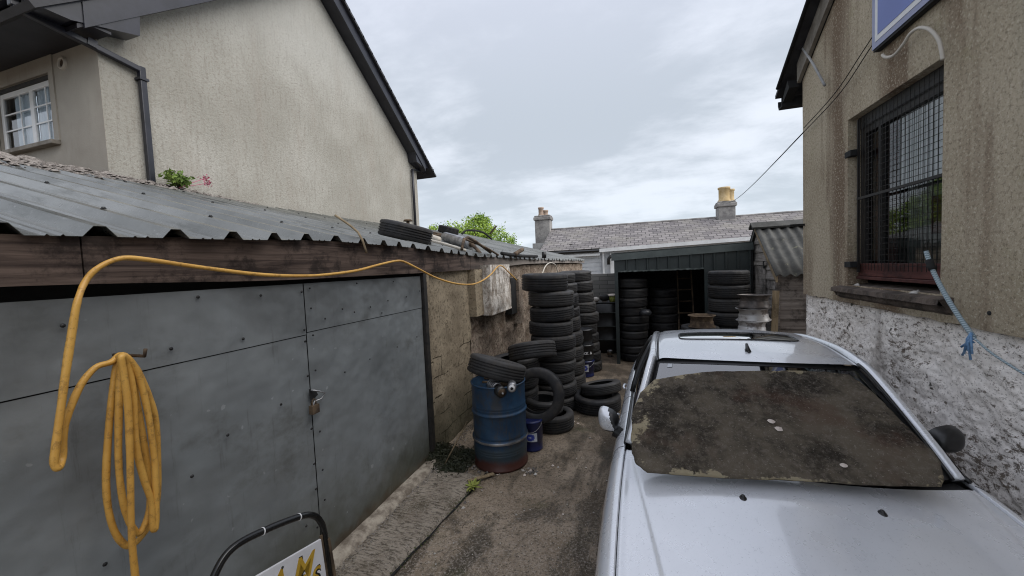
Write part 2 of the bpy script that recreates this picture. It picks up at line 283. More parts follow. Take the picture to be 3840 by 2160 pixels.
c = m.mix(m.ramp(m.noise(26, 5, .8), .50, .66, 0, .7), c, (.27, .14, .035)); m.color(c); m.bump(m.noise(14, 3), .2, .004); M['hose'] = m.m
m = N('blue_drum_paint', .45, .15)
c = m.mix(m.ramp(m.noise(4, 5, .65), .3, .7), (.013, .038, .082), (.022, .066, .132))
c = m.mix(m.ramp(m.noise(6, 6, .8, m.vec((1, 1, .35))), .47, .62, 0, .9), c, (.045, .05, .055))
z = m.math('ADD', m.axis(2), m.math('MULTIPLY', m.noise(7, 5, .7), .12))
c = m.mix(m.ramp(z, .33, .27, 0, .85), c, (.038, .055, .065))
c = m.mix(m.ramp(z, .20, .13, 0, .95), c, (.065, .020, .013))
c = m.mix(m.ramp(m.noise(16, 4, .7), .64, .70, 0, .7), c, (.06, .03, .018)); m.color(c); m.bump(m.noise(10, 3), .2, .01); M['drum'] = m.m
M['navy'] = simple('navy_pail', (.008, .013, .07), (.012, .02, .10), 6, .35, 0, 0)
M['pail'] = simple('black_pail', (.012, .013, .016), (.03, .032, .036), 7, .4, 0, 0)
M['label_white'] = simple('printed_label', (.45, .47, .50), (.60, .62, .64), 18, .5, 0, 0)
M['label_blue'] = simple('printed_blue', (.03, .05, .30), (.05, .08, .42), 18, .5, 0, 0)
M['steel'] = simple('worn_steel', (.20, .20, .21), (.42, .42, .43), 9, .38, .75, .2)
M['rust'] = simple('rusty_steel', (.05, .033, .022), (.15, .105, .065), 9, .8, .3, .5)
m = N('old_wheel_steel', .42, .5)
c = m.mix(m.ramp(m.rnd(), .35, .65), (.62, .62, .63), (.42, .41, .40)); c = m.mix(m.ramp(m.noise(9, 5, .7), .5, .65, 0, .7), c, (.08, .05, .035)); m.color(c); M['wheelsteel'] = m.m
M['zinc'] = simple('galvanised', (.30, .30, .30), (.5, .5, .49), 12, .4, .6, 0)
M['frame_black'] = simple('glossy_black_tube', g(.008), g(.013), 9, .18, 0, 0)
M['tape'] = simple('white_tape', g(.70), g(.75), 9, .5, 0, 0)
M['signwhite'] = simple('white_sign_board', (.60, .60, .62), (.70, .70, .72), 3, .35, 0, 0)
M['signblue'] = simple('blue_sign_face', (.085, .13, .40), (.10, .15, .45), 2, .35, 0, 0)
M['signrim'] = simple('grey_blue_sign_edge', (.22, .24, .38), (.27, .29, .44), 4, .4, 0, 0)
M['gold'] = simple('gold_lettering', (.42, .25, .02), (.52, .33, .04), 8, .45, 0, 0)
M['ink'] = simple('black_lettering', g(.010), g(.014), 8, .5, 0, 0)
m = N('cream_pipe', .5); m.color(m.mix(m.noise(8), (.42, .38, .32), (.58, .54, .47))); M['cream'] = m.m
m = N('rope_blue_grey', .85); w = m.n('ShaderNodeTexWave', bands_direction='DIAGONAL'); m.l(m.co, w.inputs[0]); w.inputs['Scale'].default_value = 30
m.color(m.mix(w.outputs['Fac'], (.14, .20, .23), (.42, .50, .54))); M['rope'] = m.m
M['rope_blue'] = simple('blue_cord', (.10, .22, .40), (.22, .36, .55), 30, .8)
def leafmat(name, a, b, tr=.3):
    m = N(name, .6, spec=.3); m.color(m.mix(m.noise(2.2, 3), a, b))
    m.color(m.mix(m.ramp(m.noise(1.3, 4, .7), .38, .66), a, b)); m.b.inputs['Transmission Weight'].default_value = 0
    return m.m
M['leaf'] = leafmat('tree_leaves', (.10, .19, .022), (.36, .50, .075))
M['leaf2'] = leafmat('weed_leaves', (.09, .15, .03), (.20, .28, .06))
M['leafdark'] = leafmat('dark_leaves', (.016, .022, .010), (.05, .045, .025))
M['moss'] = leafmat('moss_growth', (.05, .06, .02), (.10, .12, .045))
M['leafyellow'] = leafmat('yellow_green_leaves', (.22, .25, .05), (.36, .38, .11))
M['pink'] = simple('pink_petals', (.42, .10, .16), (.52, .18, .25), 20, .7)
M['bark'] = simple('bark', (.05, .04, .03), (.10, .08, .06), 9, .9, 0, .8)
M['stone'] = simple('pale_stones', (.30, .28, .25), (.55, .52, .48), 30, .85)
M['paper'] = simple('pale_scraps', (.50, .42, .36), (.65, .58, .52), 12, .8)
M['orangetape'] = simple('interior_dark', g(.004), g(.007), 3, .9, 0, 0)

# ------------------------------------------------------------------ geometry helpers
def tag(o, label=None, cat=None, group=None, kind=None):
    if label: o['label'] = label
    if cat: o['category'] = cat
    if group: o['group'] = group
    if kind: o['kind'] = kind
    return o
def empty(name, loc, label, cat, rot=(0, 0, 0), group=None):
    o = bpy.data.objects.new(name, None); COL.objects.link(o); o.location = loc; o.rotation_euler = rot
    o.empty_display_size = .1
    return tag(o, label, cat, group)
class MB:
    def __init__(s): s.v = []; s.f = []; s.mi = []; s.sm = []
    def add(s, vs, fs, smooth=False, mi=0):
        b = len(s.v); s.v += [Vector(p) for p in vs]
        for f in fs: s.f.append([b + i for i in f]); s.mi.append(mi); s.sm.append(smooth)
        return s
    def box(s, x0, x1, y0, y1, z0, z1, mi=0):
        v = [(x, y, z) for x in (x0, x1) for y in (y0, y1) for z in (z0, z1)]
        return s.add(v, [(0, 1, 3, 2), (4, 6, 7, 5), (0, 4, 5, 1), (2, 3, 7, 6), (0, 2, 6, 4), (1, 5, 7, 3)], mi=mi)
    def quad(s, a, b, c, d, mi=0): return s.add([a, b, c, d], [(0, 1, 2, 3)], mi=mi)
    def prism(s, poly, off, mi=0):
        n = len(poly); off = Vector(off); a = [Vector(p) for p in poly]; b = [p + off for p in a]
        fs = [tuple(range(n)), tuple(range(2 * n - 1, n - 1, -1))] + [(i, i + n, (i + 1) % n + n, (i + 1) % n) for i in range(n)]
        return s.add(a + b, fs, mi=mi)
    def beam(s, a, b, w, h, up=UP, mi=0):
        a = Vector(a); b = Vector(b); d = (b - a).normalized(); sd = d.cross(Vector(up)).normalized(); u = sd.cross(d)
        v = [p + sd * (i * w / 2) + u * (j * h / 2) for p in (a, b) for i, j in ((-1, -1), (1, -1), (1, 1), (-1, 1))]
        return s.add(v, [(0, 1, 2, 3), (7, 6, 5, 4)] + [(i, i + 4, (i + 1) % 4 + 4, (i + 1) % 4) for i in range(4)], mi=mi)
    def tube(s, pts, r, n=10, closed=False, flat=1.0, mi=0, rs=None):
        pts = [Vector(p) for p in pts]; L = len(pts); rings = []
        t = (pts[1] - pts[0]).normalized(); ref = Vector((1, 0, 0)) if abs(t.x) < .9 else Vector((0, 1, 0))
        u = (ref - t * ref.dot(t)).normalized()
        for i, p in enumerate(pts):
            a = pts[max(i - 1, 0)]; b = pts[min(i + 1, L - 1)]; t = (b - a).normalized() if (b - a).length > 1e-9 else t
            u = (u - t * u.dot(t)).normalized(); w = t.cross(u); rr = rs[i] if rs else r
            rings.append([p + u * (math.cos(k * 2 * math.pi / n) * rr * flat) + w * (math.sin(k * 2 * math.pi / n) * rr) for k in range(n)])
        vs = [q for rg in rings for q in rg]
        fs = [(i * n + k, i * n + (k + 1) % n, (i + 1) * n + (k + 1) % n, (i + 1) * n + k) for i in range(L - 1) for k in range(n)]
        fs += [tuple(reversed(range(n))), tuple((L - 1) * n + k for k in range(n))]
        return s.add(vs, fs, True, mi)
    def lathe(s, prof, c=(0, 0, 0), n=48, axis=2, mi=0, fn=None, smooth=True):
        vs = []; L = len(prof)
        for k in range(n):
            a = 2 * math.pi * k / n
            for j, (r, z) in enumerate(prof):
                if fn: r = fn(k, j, r)
                p = (r * math.cos(a), r * math.sin(a), z)
                if axis == 1: p = (p[0], p[2], p[1])
                if axis == 0: p = (p[2], p[0], p[1])
                vs.append(Vector(p) + Vector(c))
        fs = [(k * L + j, ((k + 1) % n) * L + j, ((k + 1) % n) * L + j + 1, k * L + j + 1) for k in range(n) for j in range(L - 1)]
        return s.add(vs, fs, smooth, mi)
    def grid(s, fn, nu, nv, smooth=True, mi=0):
        vs = [fn(i / nu, j / nv) for i in range(nu + 1) for j in range(nv + 1)]
        fs = [(i * (nv + 1) + j, (i + 1) * (nv + 1) + j, (i + 1) * (nv + 1) + j + 1, i * (nv + 1) + j + 1) for i in range(nu) for j in range(nv)]
        return s.add(vs, fs, smooth, mi)
    def build(s, name, mat, parent=None, label=None, fix=True, bevel=0, **k):
        o0 = parent_world(parent) if parent else Vector((0, 0, 0))
        me = bpy.data.meshes.new(name); me.from_pydata([p - o0 for p in s.v] if parent and not parent.get('_local') else s.v, [], s.f)
        mats = mat if isinstance(mat, (list, tuple)) else [mat]
        for q in mats: me.materials.append(M[q] if isinstance(q, str) else q)
        for i, p in enumerate(me.polygons): p.material_index = s.mi[i]; p.use_smooth = s.sm[i]
        if fix:
            bm = bmesh.new(); bm.from_mesh(me); bmesh.ops.recalc_face_normals(bm, faces=bm.faces); bm.to_mesh(me); bm.free()
        me.update()
        o = bpy.data.objects.new(name, me); COL.objects.link(o)
        if parent:
            o.parent = parent
            if parent.get('_local'): o['_local'] = 1
        if bevel:
            b = o.modifiers.new('bevel', 'BEVEL'); b.width = bevel; b.segments = 2; b.limit_method = 'ANGLE'; b.harden_normals = False
        return tag(o, label, **k)
def parent_world(p):
    v = Vector((0, 0, 0))
    while p: v += p.location; p = p.parent
    return v
def cat(pts, k=6):
    pts = [Vector(p) for p in pts]; out = []
    for i in range(len(pts) - 1):
        p0 = pts[max(i - 1, 0)]; p1 = pts[i]; p2 = pts[i + 1]; p3 = pts[min(i + 2, len(pts) - 1)]
        for j in range(k):
            t = j / k
            out.append(.5 * ((2 * p1) + (p2 - p0) * t + (2 * p0 - 5 * p1 + 4 * p2 - p3) * t * t + (3 * p1 - p0 - 3 * p2 + p3) * t ** 3))
    return out + [pts[-1]]
def lerp(xs, ys, x):
    if x <= xs[0]: return ys[0]
    for i in range(len(xs) - 1):
        if x <= xs[i + 1]:
            t = (x - xs[i]) / (xs[i + 1] - xs[i]); return ys[i] + (ys[i + 1] - ys[i]) * t
    return ys[-1]
def hlerp(xs, ys, x):
    n = len(xs)
    if x <= xs[0]: return ys[0]
    if x >= xs[-1]: return ys[-1]
    i = max(k for k in range(n - 1) if xs[k] <= x); h = xs[i + 1] - xs[i]; t = (x - xs[i]) / h
    d = [(ys[k + 1] - ys[k]) / (xs[k + 1] - xs[k]) for k in range(n - 1)]
    def tg(k):
        if k == 0: return d[0]
        if k == n - 1: return d[-1]
        if d[k - 1] * d[k] <= 0: return 0
        return 2 * d[k - 1] * d[k] / (d[k - 1] + d[k])
    a, b = tg(i), tg(i + 1)
    return (2 * t ** 3 - 3 * t * t + 1) * ys[i] + (t ** 3 - 2 * t * t + t) * h * a + (-2 * t ** 3 + 3 * t * t) * ys[i + 1] + (t ** 3 - t * t) * h * b
def fbm(x, y, z, o=4):
    return noise.fractal(Vector((x, y, z)), .9, 2.0, o)
def finish_local(o):
    if '_local' in o: del o['_local']
def text_mesh(txt, size, depth, mat, parent, M4, name='lettering', shear=0, bold=0):
    cu = bpy.data.curves.new('lettering', 'FONT'); cu.body = txt; cu.size = size; cu.extrude = depth; cu.shear = shear; cu.offset = bold
    ob = bpy.data.objects.new('lettering_curve', cu); COL.objects.link(ob)
    dg = bpy.context.evaluated_depsgraph_get(); me = bpy.data.meshes.new_from_object(ob.evaluated_get(dg))
    bpy.data.objects.remove(ob); bpy.data.curves.remove(cu)
    me.name = name; me.transform(Matrix.Translation(-parent_world(parent)) @ M4 if not parent.get('_local') else M4)
    me.materials.clear(); me.materials.append(M[mat])
    o = bpy.data.objects.new(name, me); COL.objects.link(o); o.parent = parent
    return o
def stones(mb, n, fn, s0, s1):
    for _ in range(n):
        x, y, z = fn(); s = random.uniform(s0, s1); a = random.uniform(0, 6.28); q = [random.uniform(.6, 1.2) for _ in range(5)]
        top = [Vector((x + math.cos(a + k * 1.257) * s * q[k], y + math.sin(a + k * 1.257) * s * q[k], z)) for k in range(5)]
        up = [p * .35 + Vector((x, y, z)) * .65 + Vector((0, 0, s * random.uniform(.3, .7))) for p in top]
        mb.add(top + up, [(9, 8, 7, 6, 5)] + [(k, (k + 1) % 5, (k + 1) % 5 + 5, k + 5) for k in range(5)])
def leaves(mb, n, fn, s0, s1, aspect=1.7, mi=0):
    for _ in range(n):
        p = Vector(fn()); s = random.uniform(s0, s1)
        d = Vector((random.gauss(0, 1), random.gauss(0, 1), random.gauss(0, .8))).normalized()
        u = d.orthogonal().normalized(); w = d.cross(u)
        mb.add([p, p + d * s * aspect * .5 + u * s * .4, p + d * s * aspect + w * s * .1, p + d * s * aspect * .5 - u * s * .4], [(0, 1, 2, 3)], mi=mi)
# ================================================================== SETTING
def ground():
    mb = MB()
    xs = [-400, -120, -40, -12, -6] + [-4 + .12 * i for i in range(60)] + [3.5, 6, 12, 40, 120, 400]
    ys = [-300, -60, -12, -3] + [-1 + .12 * i for i in range(95)] + [11, 14, 20, 40, 100, 300, 800]
    nx = len(xs) - 1; ny = len(ys) - 1
    def f(u, v):
        x = xs[round(u * nx)]; y = ys[round(v * ny)]
        z = fbm(x * .7, y * .7, 0, 3) * .012 if (-4 < x < 3.3 and -1 < y < 10.5) else 0
        return (x, y, z - .006)
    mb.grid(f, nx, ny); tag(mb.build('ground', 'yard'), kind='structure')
ground()
def jx(y): return lerp([-1.5, 2.18, 2.9, 3.5, 4.2], [-1.95, -1.66, -1.56, -1.50, -1.42], y) + .015 * fbm(0, y * 3, 2, 3)
mb = MB()
def f(u, v):
    y = -1.5 + v * 4.95; x = -2.14 + (jx(y) + 2.14) * u
    return (x, y, .034 + .008 * fbm(x * 3, y * 3, 1, 3) - (.045 if u > .999 else (.006 + .012 * abs(fbm(0, y * 5, 3, 3)) if u > .9 else 0)))
mb.grid(f, 24, 180); tag(mb.build('pavement', 'apron'), kind='structure')
mb = MB()
mb.grid(lambda u, v: (jx(-1.5 + v * 5.1) + (u - .5) * (.016 + .012 * fbm(4, v * 14, 0, 3)) + .006, -1.5 + v * 5.1, .0045), 1, 110)
tag(mb.build('pavement_joint', 'seam'), kind='structure')

# ================================================================== LEFT LEAN-TO SHED
NX = (-1.523 + 2.1) / 8.5
def xe(y): return -2.08 if y < 4.0 else (-2.08 - .02 * (y - 4) / 1.0 if y < 5 else -2.1 + NX * (y - 5))
def ze(y): return hlerp([-3, .75, 1.6, 2.7, 4.47, 5.04, 5.85, 7.2, 13.5], [2.24, 2.29, 2.325, 2.352, 2.30, 2.283, 2.274, 2.248, 2.233], y)
def rz(x, y): return ze(y) + .264 * (xe(y) - x)
shed = empty('lean_to_shed', (-2.15, 2, 0), 'long low shed with grey green ribbed metal roof and steel doors along the yard', 'shed')
mb = MB(); P = .265; ys = []
k = 0; y = -3.0 + .04
while y < 13.45:
    ys += [(y - .054, 0), (y - .019, .043), (y + .019, .043), (y + .054, 0), (y + .105, 0), (y + .112, .007), (y + .120, 0), (y + .148, 0), (y + .156, .007), (y + .163, 0)]; y += P
ys = [(-3.2, 0)] + ys + [(13.5, 0)]
xsn = [0, .06, .25, .5, .75, 1.0]
vs = []
for (y, h) in ys:
    for t in xsn:
        x = xe(y) + .02 * math.sin(y * 5.1) * (t == 0) - t * (5.93 + xe(y) if True else 0)
        vs.append((x, y, rz(x, y) + h + .004 * fbm(x, y * .8, 3, 2)))
nn = len(xsn)
mb.add(vs, [(i * nn + j, (i + 1) * nn + j, (i + 1) * nn + j + 1, i * nn + j + 1) for i in range(len(ys) - 1) for j in range(nn - 1)])
roof = mb.build('roof', 'sheet', shed, fix=False)
sm_ = roof.modifiers.new('thickness', 'SOLIDIFY'); sm_.thickness = .002; sm_.offset = 0
scr = None
for k in range(-2, 36):
    for x in (-2.6, -3.7, -4.9):
        y = -3 + .04 + P * (k + 12)
        if y < 11 and (k + int(x * 10)) % 2 == 0:
            if not scr:
                mb = MB(); mb.lathe([(0, .011), (.007, .010), (.010, .003), (.014, 0)], (0, 0, 0), 8); me_ = bpy.data.meshes.new('roof_screw'); me_.from_pydata(mb.v, [], mb.f); me_.materials.append(M['rivet']); scr = me_
            o_ = bpy.data.objects.new('roof_screw', scr); COL.objects.link(o_); o_.parent = roof; o_.location = Vector((x, y, rz(x, y) + .048)) - parent_world(roof)
# sheet overlap step
mb = MB(); mb.box(-4.55, -4.50, -3, 2.6, 0, .004)
# fascia board, sagging, two lengths
def fz(y): return hlerp([-3, .74, 2.01, 3.53, 5.0, 6.4, 7.3, 9.4, 13.4], [2.09, 2.112, 2.085, 2.088, 2.103, 2.14, 2.165, 2.175, 2.17], y)
for a, b in ((-3.1, .962), (.968, 4.9), (4.906, 13.3)):
    mb = MB(); n = 24
    def f(u, v, a=a, b=b):
        y = a + (b - a) * u; c = [(0, fz(y)), (0, ze(y) + .008), (-.035, ze(y) + .008), (-.035, fz(y)), (0, fz(y))][round(v * 4)]
        return (xe(y) - .045 + c[0], y, c[1])
    mb.grid(f, n, 4, smooth=False); mb.quad(f(0, 0), f(0, .25), f(0, .5), f(0, .75)); mb.quad(f(1, 0), f(1, .25), f(1, .5), f(1, .75))
    mb.build('fascia_board', 'fascia', shed)
# rough lower edge shadow board / lintel behind the fascia
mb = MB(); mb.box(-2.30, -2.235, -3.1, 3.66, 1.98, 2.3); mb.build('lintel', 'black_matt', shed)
# doors
def leaf(y0, y1, zs, name, lab):
    mb = MB()
    for (a, b, off) in ((.035, zs - .003, 0), (zs + .003, 2.055, .004)):
        def f(u, v):
            y = y0 + (y1 - y0) * u; z = a + (b - a) * v
            d = .012 * fbm(y * 1.1, z * 1.1, 4, 2) * min(1, 6 * u, 6 * (1 - u))
            return (-2.165 + off + d, y, z)
        mb.grid(f, 40, 24)
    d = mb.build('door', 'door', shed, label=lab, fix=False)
    mb = MB(); mb.box(-2.23, -2.205, y0, y1, .035, 2.05); mb.build('backing', 'seam', d)
    return d
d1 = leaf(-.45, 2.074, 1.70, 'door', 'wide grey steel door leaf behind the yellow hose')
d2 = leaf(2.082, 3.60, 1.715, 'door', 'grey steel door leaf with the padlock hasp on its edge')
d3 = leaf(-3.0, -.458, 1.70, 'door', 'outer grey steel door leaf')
def rivets(d, pts, r=.009):
    for y, z in pts:
        mb = MB(); mb.lathe([(0, .006), (r * .7, .005), (r, 0)], (0, 0, 0), 9, axis=0)
        for v in mb.v: v += Vector((-2.150, y, z))
        mb.build('bolt', 'rivet', d)
rivets(d1, [(2.05, z) for z in (.62, .80, 1.05, 1.42, 1.66, 1.74, 2.0)] + [(.95, .93), (1.3, 1.12), (1.49, 1.25), (1.83, 1.30), (1.26, 1.78), (1.62, 1.76), (.9, 1.95), (1.4, 2.02), (1.95, .42), (1.75, 2.0), (2.04, .35)])
rivets(d2, [(2.12, z) for z in (.50, .72, 1.0, 1.44, 1.69, 1.88, 2.02)] + [(2.42, 1.84), (2.24, 1.79), (2.55, 1.80), (2.75, 1.82), (3.0, 1.85), (3.3, 1.86), (3.55, 1.9), (2.4, 1.35), (2.7, 1.38), (3.1, 1.40), (3.45, 1.43), (2.6, 2.03), (3.1, 2.02), (2.9, 1.75)], .008)
mb = MB(); mb.tube([(-2.14, 2.06, 1.32), (-2.115, 2.10, 1.30), (-2.115, 2.155, 1.27), (-2.125, 2.13, 1.235), (-2.13, 2.07, 1.235), (-2.125, 2.05, 1.19)], .006, 6); mb.build('hasp', 'steel', d2)
mb = MB(); mb.box(-2.145, -2.110, 2.035, 2.095, 1.155, 1.215); mb.tube([(-2.127, 2.048, 1.21), (-2.127, 2.05, 1.245), (-2.127, 2.065, 1.257), (-2.127, 2.08, 1.245), (-2.127, 2.082, 1.21)], .005, 6)
mb.build('padlock', 'rust', d1, bevel=.006)
mb = MB(); mb.prism([(-2.149, 2.05, 1.33), (-2.149, 2.11, 1.30), (-2.149, 2.125, 1.265), (-2.149, 2.08, 1.245), (-2.149, 2.055, 1.25)], (.002, 0, 0)); mb.build('torn_opening', 'seam', d2)
# door jamb post
mb = MB(); mb.box(-2.22, -2.13, 3.612, 3.675, 0, 2.10); mb.build('door_post', 'darkframe', shed)
mb = MB(); mb.box(-2.19, -2.14, 3.69, 3.745, 1.62, 2.09); mb.box(-2.20, -2.145, 3.676, 3.74, 0.5, 2.08); mb.build('jamb_packing', 'block', shed)
mb = MB()
mb.grid(lambda u, v: [(-2.24, 0, .0), (-2.24, 0, .052), (-2.085 + .008 * fbm(u * 60, 3, 1), 0, .052), (-2.045 + .014 * fbm(u * 45, 0, 1), 0, .012), (-2.04, 0, 0)][round(v * 4)][0:1] + (-3 + 6.62 * u + 0, [(0), (.076), (.073 + .006 * fbm(u * 50, 0, 0)), (.036), 0][round(v * 4)]), 120, 4)
mb.build('door_threshold', 'threshold', shed)
# masonry wall beyond the doors
def wx(y): return -2.20 if y < 4.95 else -2.20 + NX * (y - 4.95)
mb = MB(); mb.grid(lambda u, v: (wx(3.7 + 1.3 * u) + .018 * fbm(u * 6, v * 9, 7, 4) - (.03 * max(0, (u - .93) / .07)), 3.70 + 1.30 * u, 2.12 * v), 40, 60)
mb.build('block_wall', 'block', shed, fix=False)
mb = MB(); mb.grid(lambda u, v: (wx(4.9 + 8.4 * u) - .03 + .05 * fbm(u * 30, v * 7, 2, 4) + (.03 if .2 < v < .55 and u < .3 else 0), 4.90 + 8.4 * u, 2.15 * v), 160, 40)
mb.build('stone_wall', 'rubble', shed, fix=False)
def pier(y0, y1, z0, z1, x0, mat, nm):
    mb = MB()
    def f(u, v):
        a = [(x0 - .25, y0), (x0, y0), (x0 + .01, (y0 + y1) / 2), (x0, y1), (x0 - .25, y1)][round(u * 4)]
        z = z0 + (z1 - z0) * v; return (a[0] + .012 * fbm(a[1] * 3, z * 6, 1), a[1] + .012 * fbm(a[0] * 5, z * 5, 4) + .03 * (1 - v) * (u > .6), z)
    mb.grid(f, 4, 18, smooth=False); mb.quad(f(0, 0), f(.25, 0), f(.75, 0), f(1, 0)); return mb.build(nm, mat, shed)
pier(5.22, 6.15, 1.42, 2.16, -1.98, 'flake', 'stone_lintel')
pier(4.93, 5.20, 1.44, 2.10, -2.10, 'block', 'plank_panel')
mb = MB(); mb.box(-2.13, -2.0, 6.25, 6.6, 1.30, 1.92); mb.build('wall_niche', 'black_matt', shed)
mb = MB(); mb.box(-2.12, -1.95, 6.55, 6.8, 1.1, 1.9); mb.build('niche_post', 'rubble', shed)
# end wall and back wall to close the building
mb = MB(); mb.prism([(-1.75, 13.3, 0), (-1.75, 13.3, 2.18), (-5.9, 13.3, 3.30), (-5.9, 13.3, 0)], (0, .12, 0)); mb.prism([(-2.3, -3.1, 0), (-2.3, -3.1, 2.2), (-5.9, -3.1, 3.2), (-5.9, -3.1, 0)], (0, -.12, 0)); mb.build('end_wall', 'block', shed)
mb = MB(); mb.box(-6.10, -5.95, -3.2, 13.4, 0, 3.20); mb.build('back_wall', 'block', shed)
# rubble capping lying on the roof edge against the house
mb = MB()
def f(u, v):
    y = -3.2 + 8.0 * u; top = max(0.0, 1 - max(0, (y - 2.4) / 2.4))
    x = -5.95 + .66 * v * (.35 + .65 * top) + .05 * fbm(u * 30, v * 2, 0) * v
    z = rz(x, y) + (.015 + .055 * top) * (1 - v) + .05 * abs(fbm(x * 7, y * 7, 1, 4)) * (1 - .6 * v) * (.3 + top)
    if v > .99: z = rz(x, y) - .01
    return (x, y, z)
mb.grid(f, 200, 14, smooth=False)
def sp():
    y = random.uniform(-2.5, 4.8); v = random.random() ** .7; x = -5.95 + .8 * v * (.3 + .7 * max(0, 1 - max(0, (y - 2.4) / 2.4)))
    return (x, y, rz(x, y) + .03 + .05 * (1 - v) * max(0, 1 - max(0, (y - 2.4) / 2.4)))
stones(mb, 700, sp, .012, .045)
tag(mb.build('stone_rubble', 'parapet', fix=False), 'loose grey stone rubble lying along the top of the metal roof', 'rubble', kind='stuff')

# flowering weed on the shed roof by the downpipe
def weed(name, base, n, h, sp_, mat, label, cat_, flower=None, size=(.02, .04)):
    t = empty(name, base, label, cat_); mb = MB(); st = MB(); tips = []
    for _ in range(n):
        a = random.uniform(0, 6.28); rr = random.uniform(.1, 1) * sp_; hh = h * random.uniform(.4, 1)
        p = [Vector(base) + Vector((math.cos(a) * rr * q, math.sin(a) * rr * q, hh * (q ** .7))) for q in (0, .4, .75, 1)]
        st.tube(p, .003, 4); tips.append(p[-1])
        for q in p[1:]:
            leaves(mb, 5, lambda: q + Vector([random.gauss(0, .018) for _ in range(3)]), *size)
        for q in range(6):
            s = random.random(); w = p[1].lerp(p[3], s); leaves(mb, 1, lambda: w, *size)
    mb.build('foliage', mat, t, fix=False); st.build('stem', 'leafdark', t)
    if flower:
        for q in flower:
            fb = MB(); leaves(fb, 40, lambda: Vector(q) + Vector([random.gauss(0, .022) for _ in range(3)]), .014, .026)
            fb.tube([Vector(base), Vector(q)], .004, 4); fb.build('flower', 'pink', t, fix=False)
    return t
weed('flowering_weed', (-5.75, 3.62, 3.36), 20, .19, .22, 'leaf2', 'green weed with pink flowers growing on the shed roof beside the downpipe', 'weed', [(-5.72, 3.95, 3.55), (-5.76, 4.02, 3.50)], (.022, .045))

# ================================================================== LEFT HOUSE
hs = empty('rendered_house', (-6, 6.4, 0), 'tall house with a blank beige rendered gable behind the metal roof', 'house')
GX = -6.0; Y0 = 3.04; Y1 = 10.12; YA = 6.45; ZE = 5.20; ZA = 8.10
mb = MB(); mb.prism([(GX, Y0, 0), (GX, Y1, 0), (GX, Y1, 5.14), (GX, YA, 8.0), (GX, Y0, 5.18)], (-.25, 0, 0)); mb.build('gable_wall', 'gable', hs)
mb = MB(); wy = Y0; wl, wr, wb, wt = -8.25, -6.98, 3.965, 4.82
for b in ((-14, wl, 0, 5.3), (wr, -5.998, 0, 5.2), (wl, wr, 0, wb), (wl, wr, wt, 5.3)): mb.box(b[0], b[1], wy - .004, wy + (.28 if b[1] < -6 else -.001), b[2], b[3])
mb.box(-14.3, -14.0, Y0, Y1, 0, 5.3); mb.box(-14, -6.3, Y1 - .28, Y1 - .002, 0, 5.3); mb.build('front_wall', 'front', hs)
mb = MB()
for a, b, c, d in ((wl - .10, wr + .10, wt, wt + .20), (wr, wr + .10, wb, wt), (wl - .10, wl, wb, wt)): mb.box(a, b, wy - .018, wy + .001, c, d)
mb.build('window_surround', 'front', hs)
w = MB()
yf = wy + .045
for a, b, c, d in ((wl, wl + .065, wb, wt - .05), (wr - .065, wr, wb, wt - .05), (wl + .065, wr - .065, wb, wb + .06), (wl + .065, wr - .065, wt - .115, wt - .05), (-7.56, -7.48, wb + .06, wt - .115)):
    w.box(a, b, yf - .012, yf + .02, c, d)
win = w.build('window', 'white_pvc', hs, bevel=.006)
mb = MB()
for (a, b) in ((wl + .065, -7.56), (-7.48, wr - .065)):
    mid = a + (b - a) * .62
    mb.box(mid - .009, mid + .009, yf - .006, yf + .004, wb + .06, wt - .115)
    for q in (.36, .68):
        z = wb + .06 + (wt - .115 - wb - .06) * q; mb.box(a, b, yf - .0055, yf + .0035, z - .009, z + .009)
mb.build('glazing_bar', 'white_pvc', win)
mb = MB(); mb.quad((wl + .03, yf + .008, wb + .03), (wr - .03, yf + .008, wb + .03), (wr - .03, yf + .008, wt - .08), (wl + .03, yf + .008, wt - .08)); mb.build('pane', 'reflect_glass', win)
mb = MB()
for (a, b) in ((wl + .24, -7.53), (-7.50, wr - .06)):
    mb.grid(lambda u, v, a=a, b=b: (a + (b - a) * u, yf + .035 + .010 * math.sin(u * 40), wb + (wt - wb) * v), 60, 2)
mb.build('curtain', 'lace', win, fix=False)
mb = MB(); mb.box(wl - .3, wr + .3, yf + .5, yf + .55, wb - .3, wt + .3); mb.build('room_backing', 'room', win)
mb = MB(); mb.box(wl - .01, wr + .01, yf - .03, yf + .04, wt - .05, wt); mb.build('window_head', 'darkframe', win)
mb = MB(); mb.box(wl - .12, wr + .10, wy - .09, wy + .07, wb - .055, wb - .001); mb.build('sill', 'sill', hs, bevel=.008)
mb = MB(); mb.lathe([(.050, -.012), (.052, -.03), (.072, -.03), (.078, 0)], (-6.67, wy, 4.87), 28, axis=1); wv = mb.build('wall_vent', 'cream', hs); mb = MB(); mb.lathe([(0, -.015), (.052, -.013)], (-6.67, wy, 4.87), 28, axis=1); mb.build('vent_grid', 'rust', wv)
# boxed eaves, gutters, roof
sl = (8.0 - 5.18) / (YA - Y0)
mb = MB()
def slab(y0, z0, y1, z1, x0, x1, th):
    n = Vector((0, -(z1 - z0), y1 - y0)).normalized() * th
    mb.prism([(x1, y0, z0), (x1, y1, z1), (x1, y1 + n.y, z1 + n.z), (x1, y0 + n.y, z0 + n.z)], (x0 - x1, 0, 0))
FY = 2.45; BY = 10.58
slab(FY - .04, 5.18 + .26 - (Y0 - FY + .04) * sl, YA, 8.28, -14.3, -5.66, .07)
sb = .792
slab(BY + .05, 8.26 - (BY + .05 - YA) * sb, YA, 8.28, -14.3, -5.66, -.07)
mb.build('roof', 'tiles', hs)
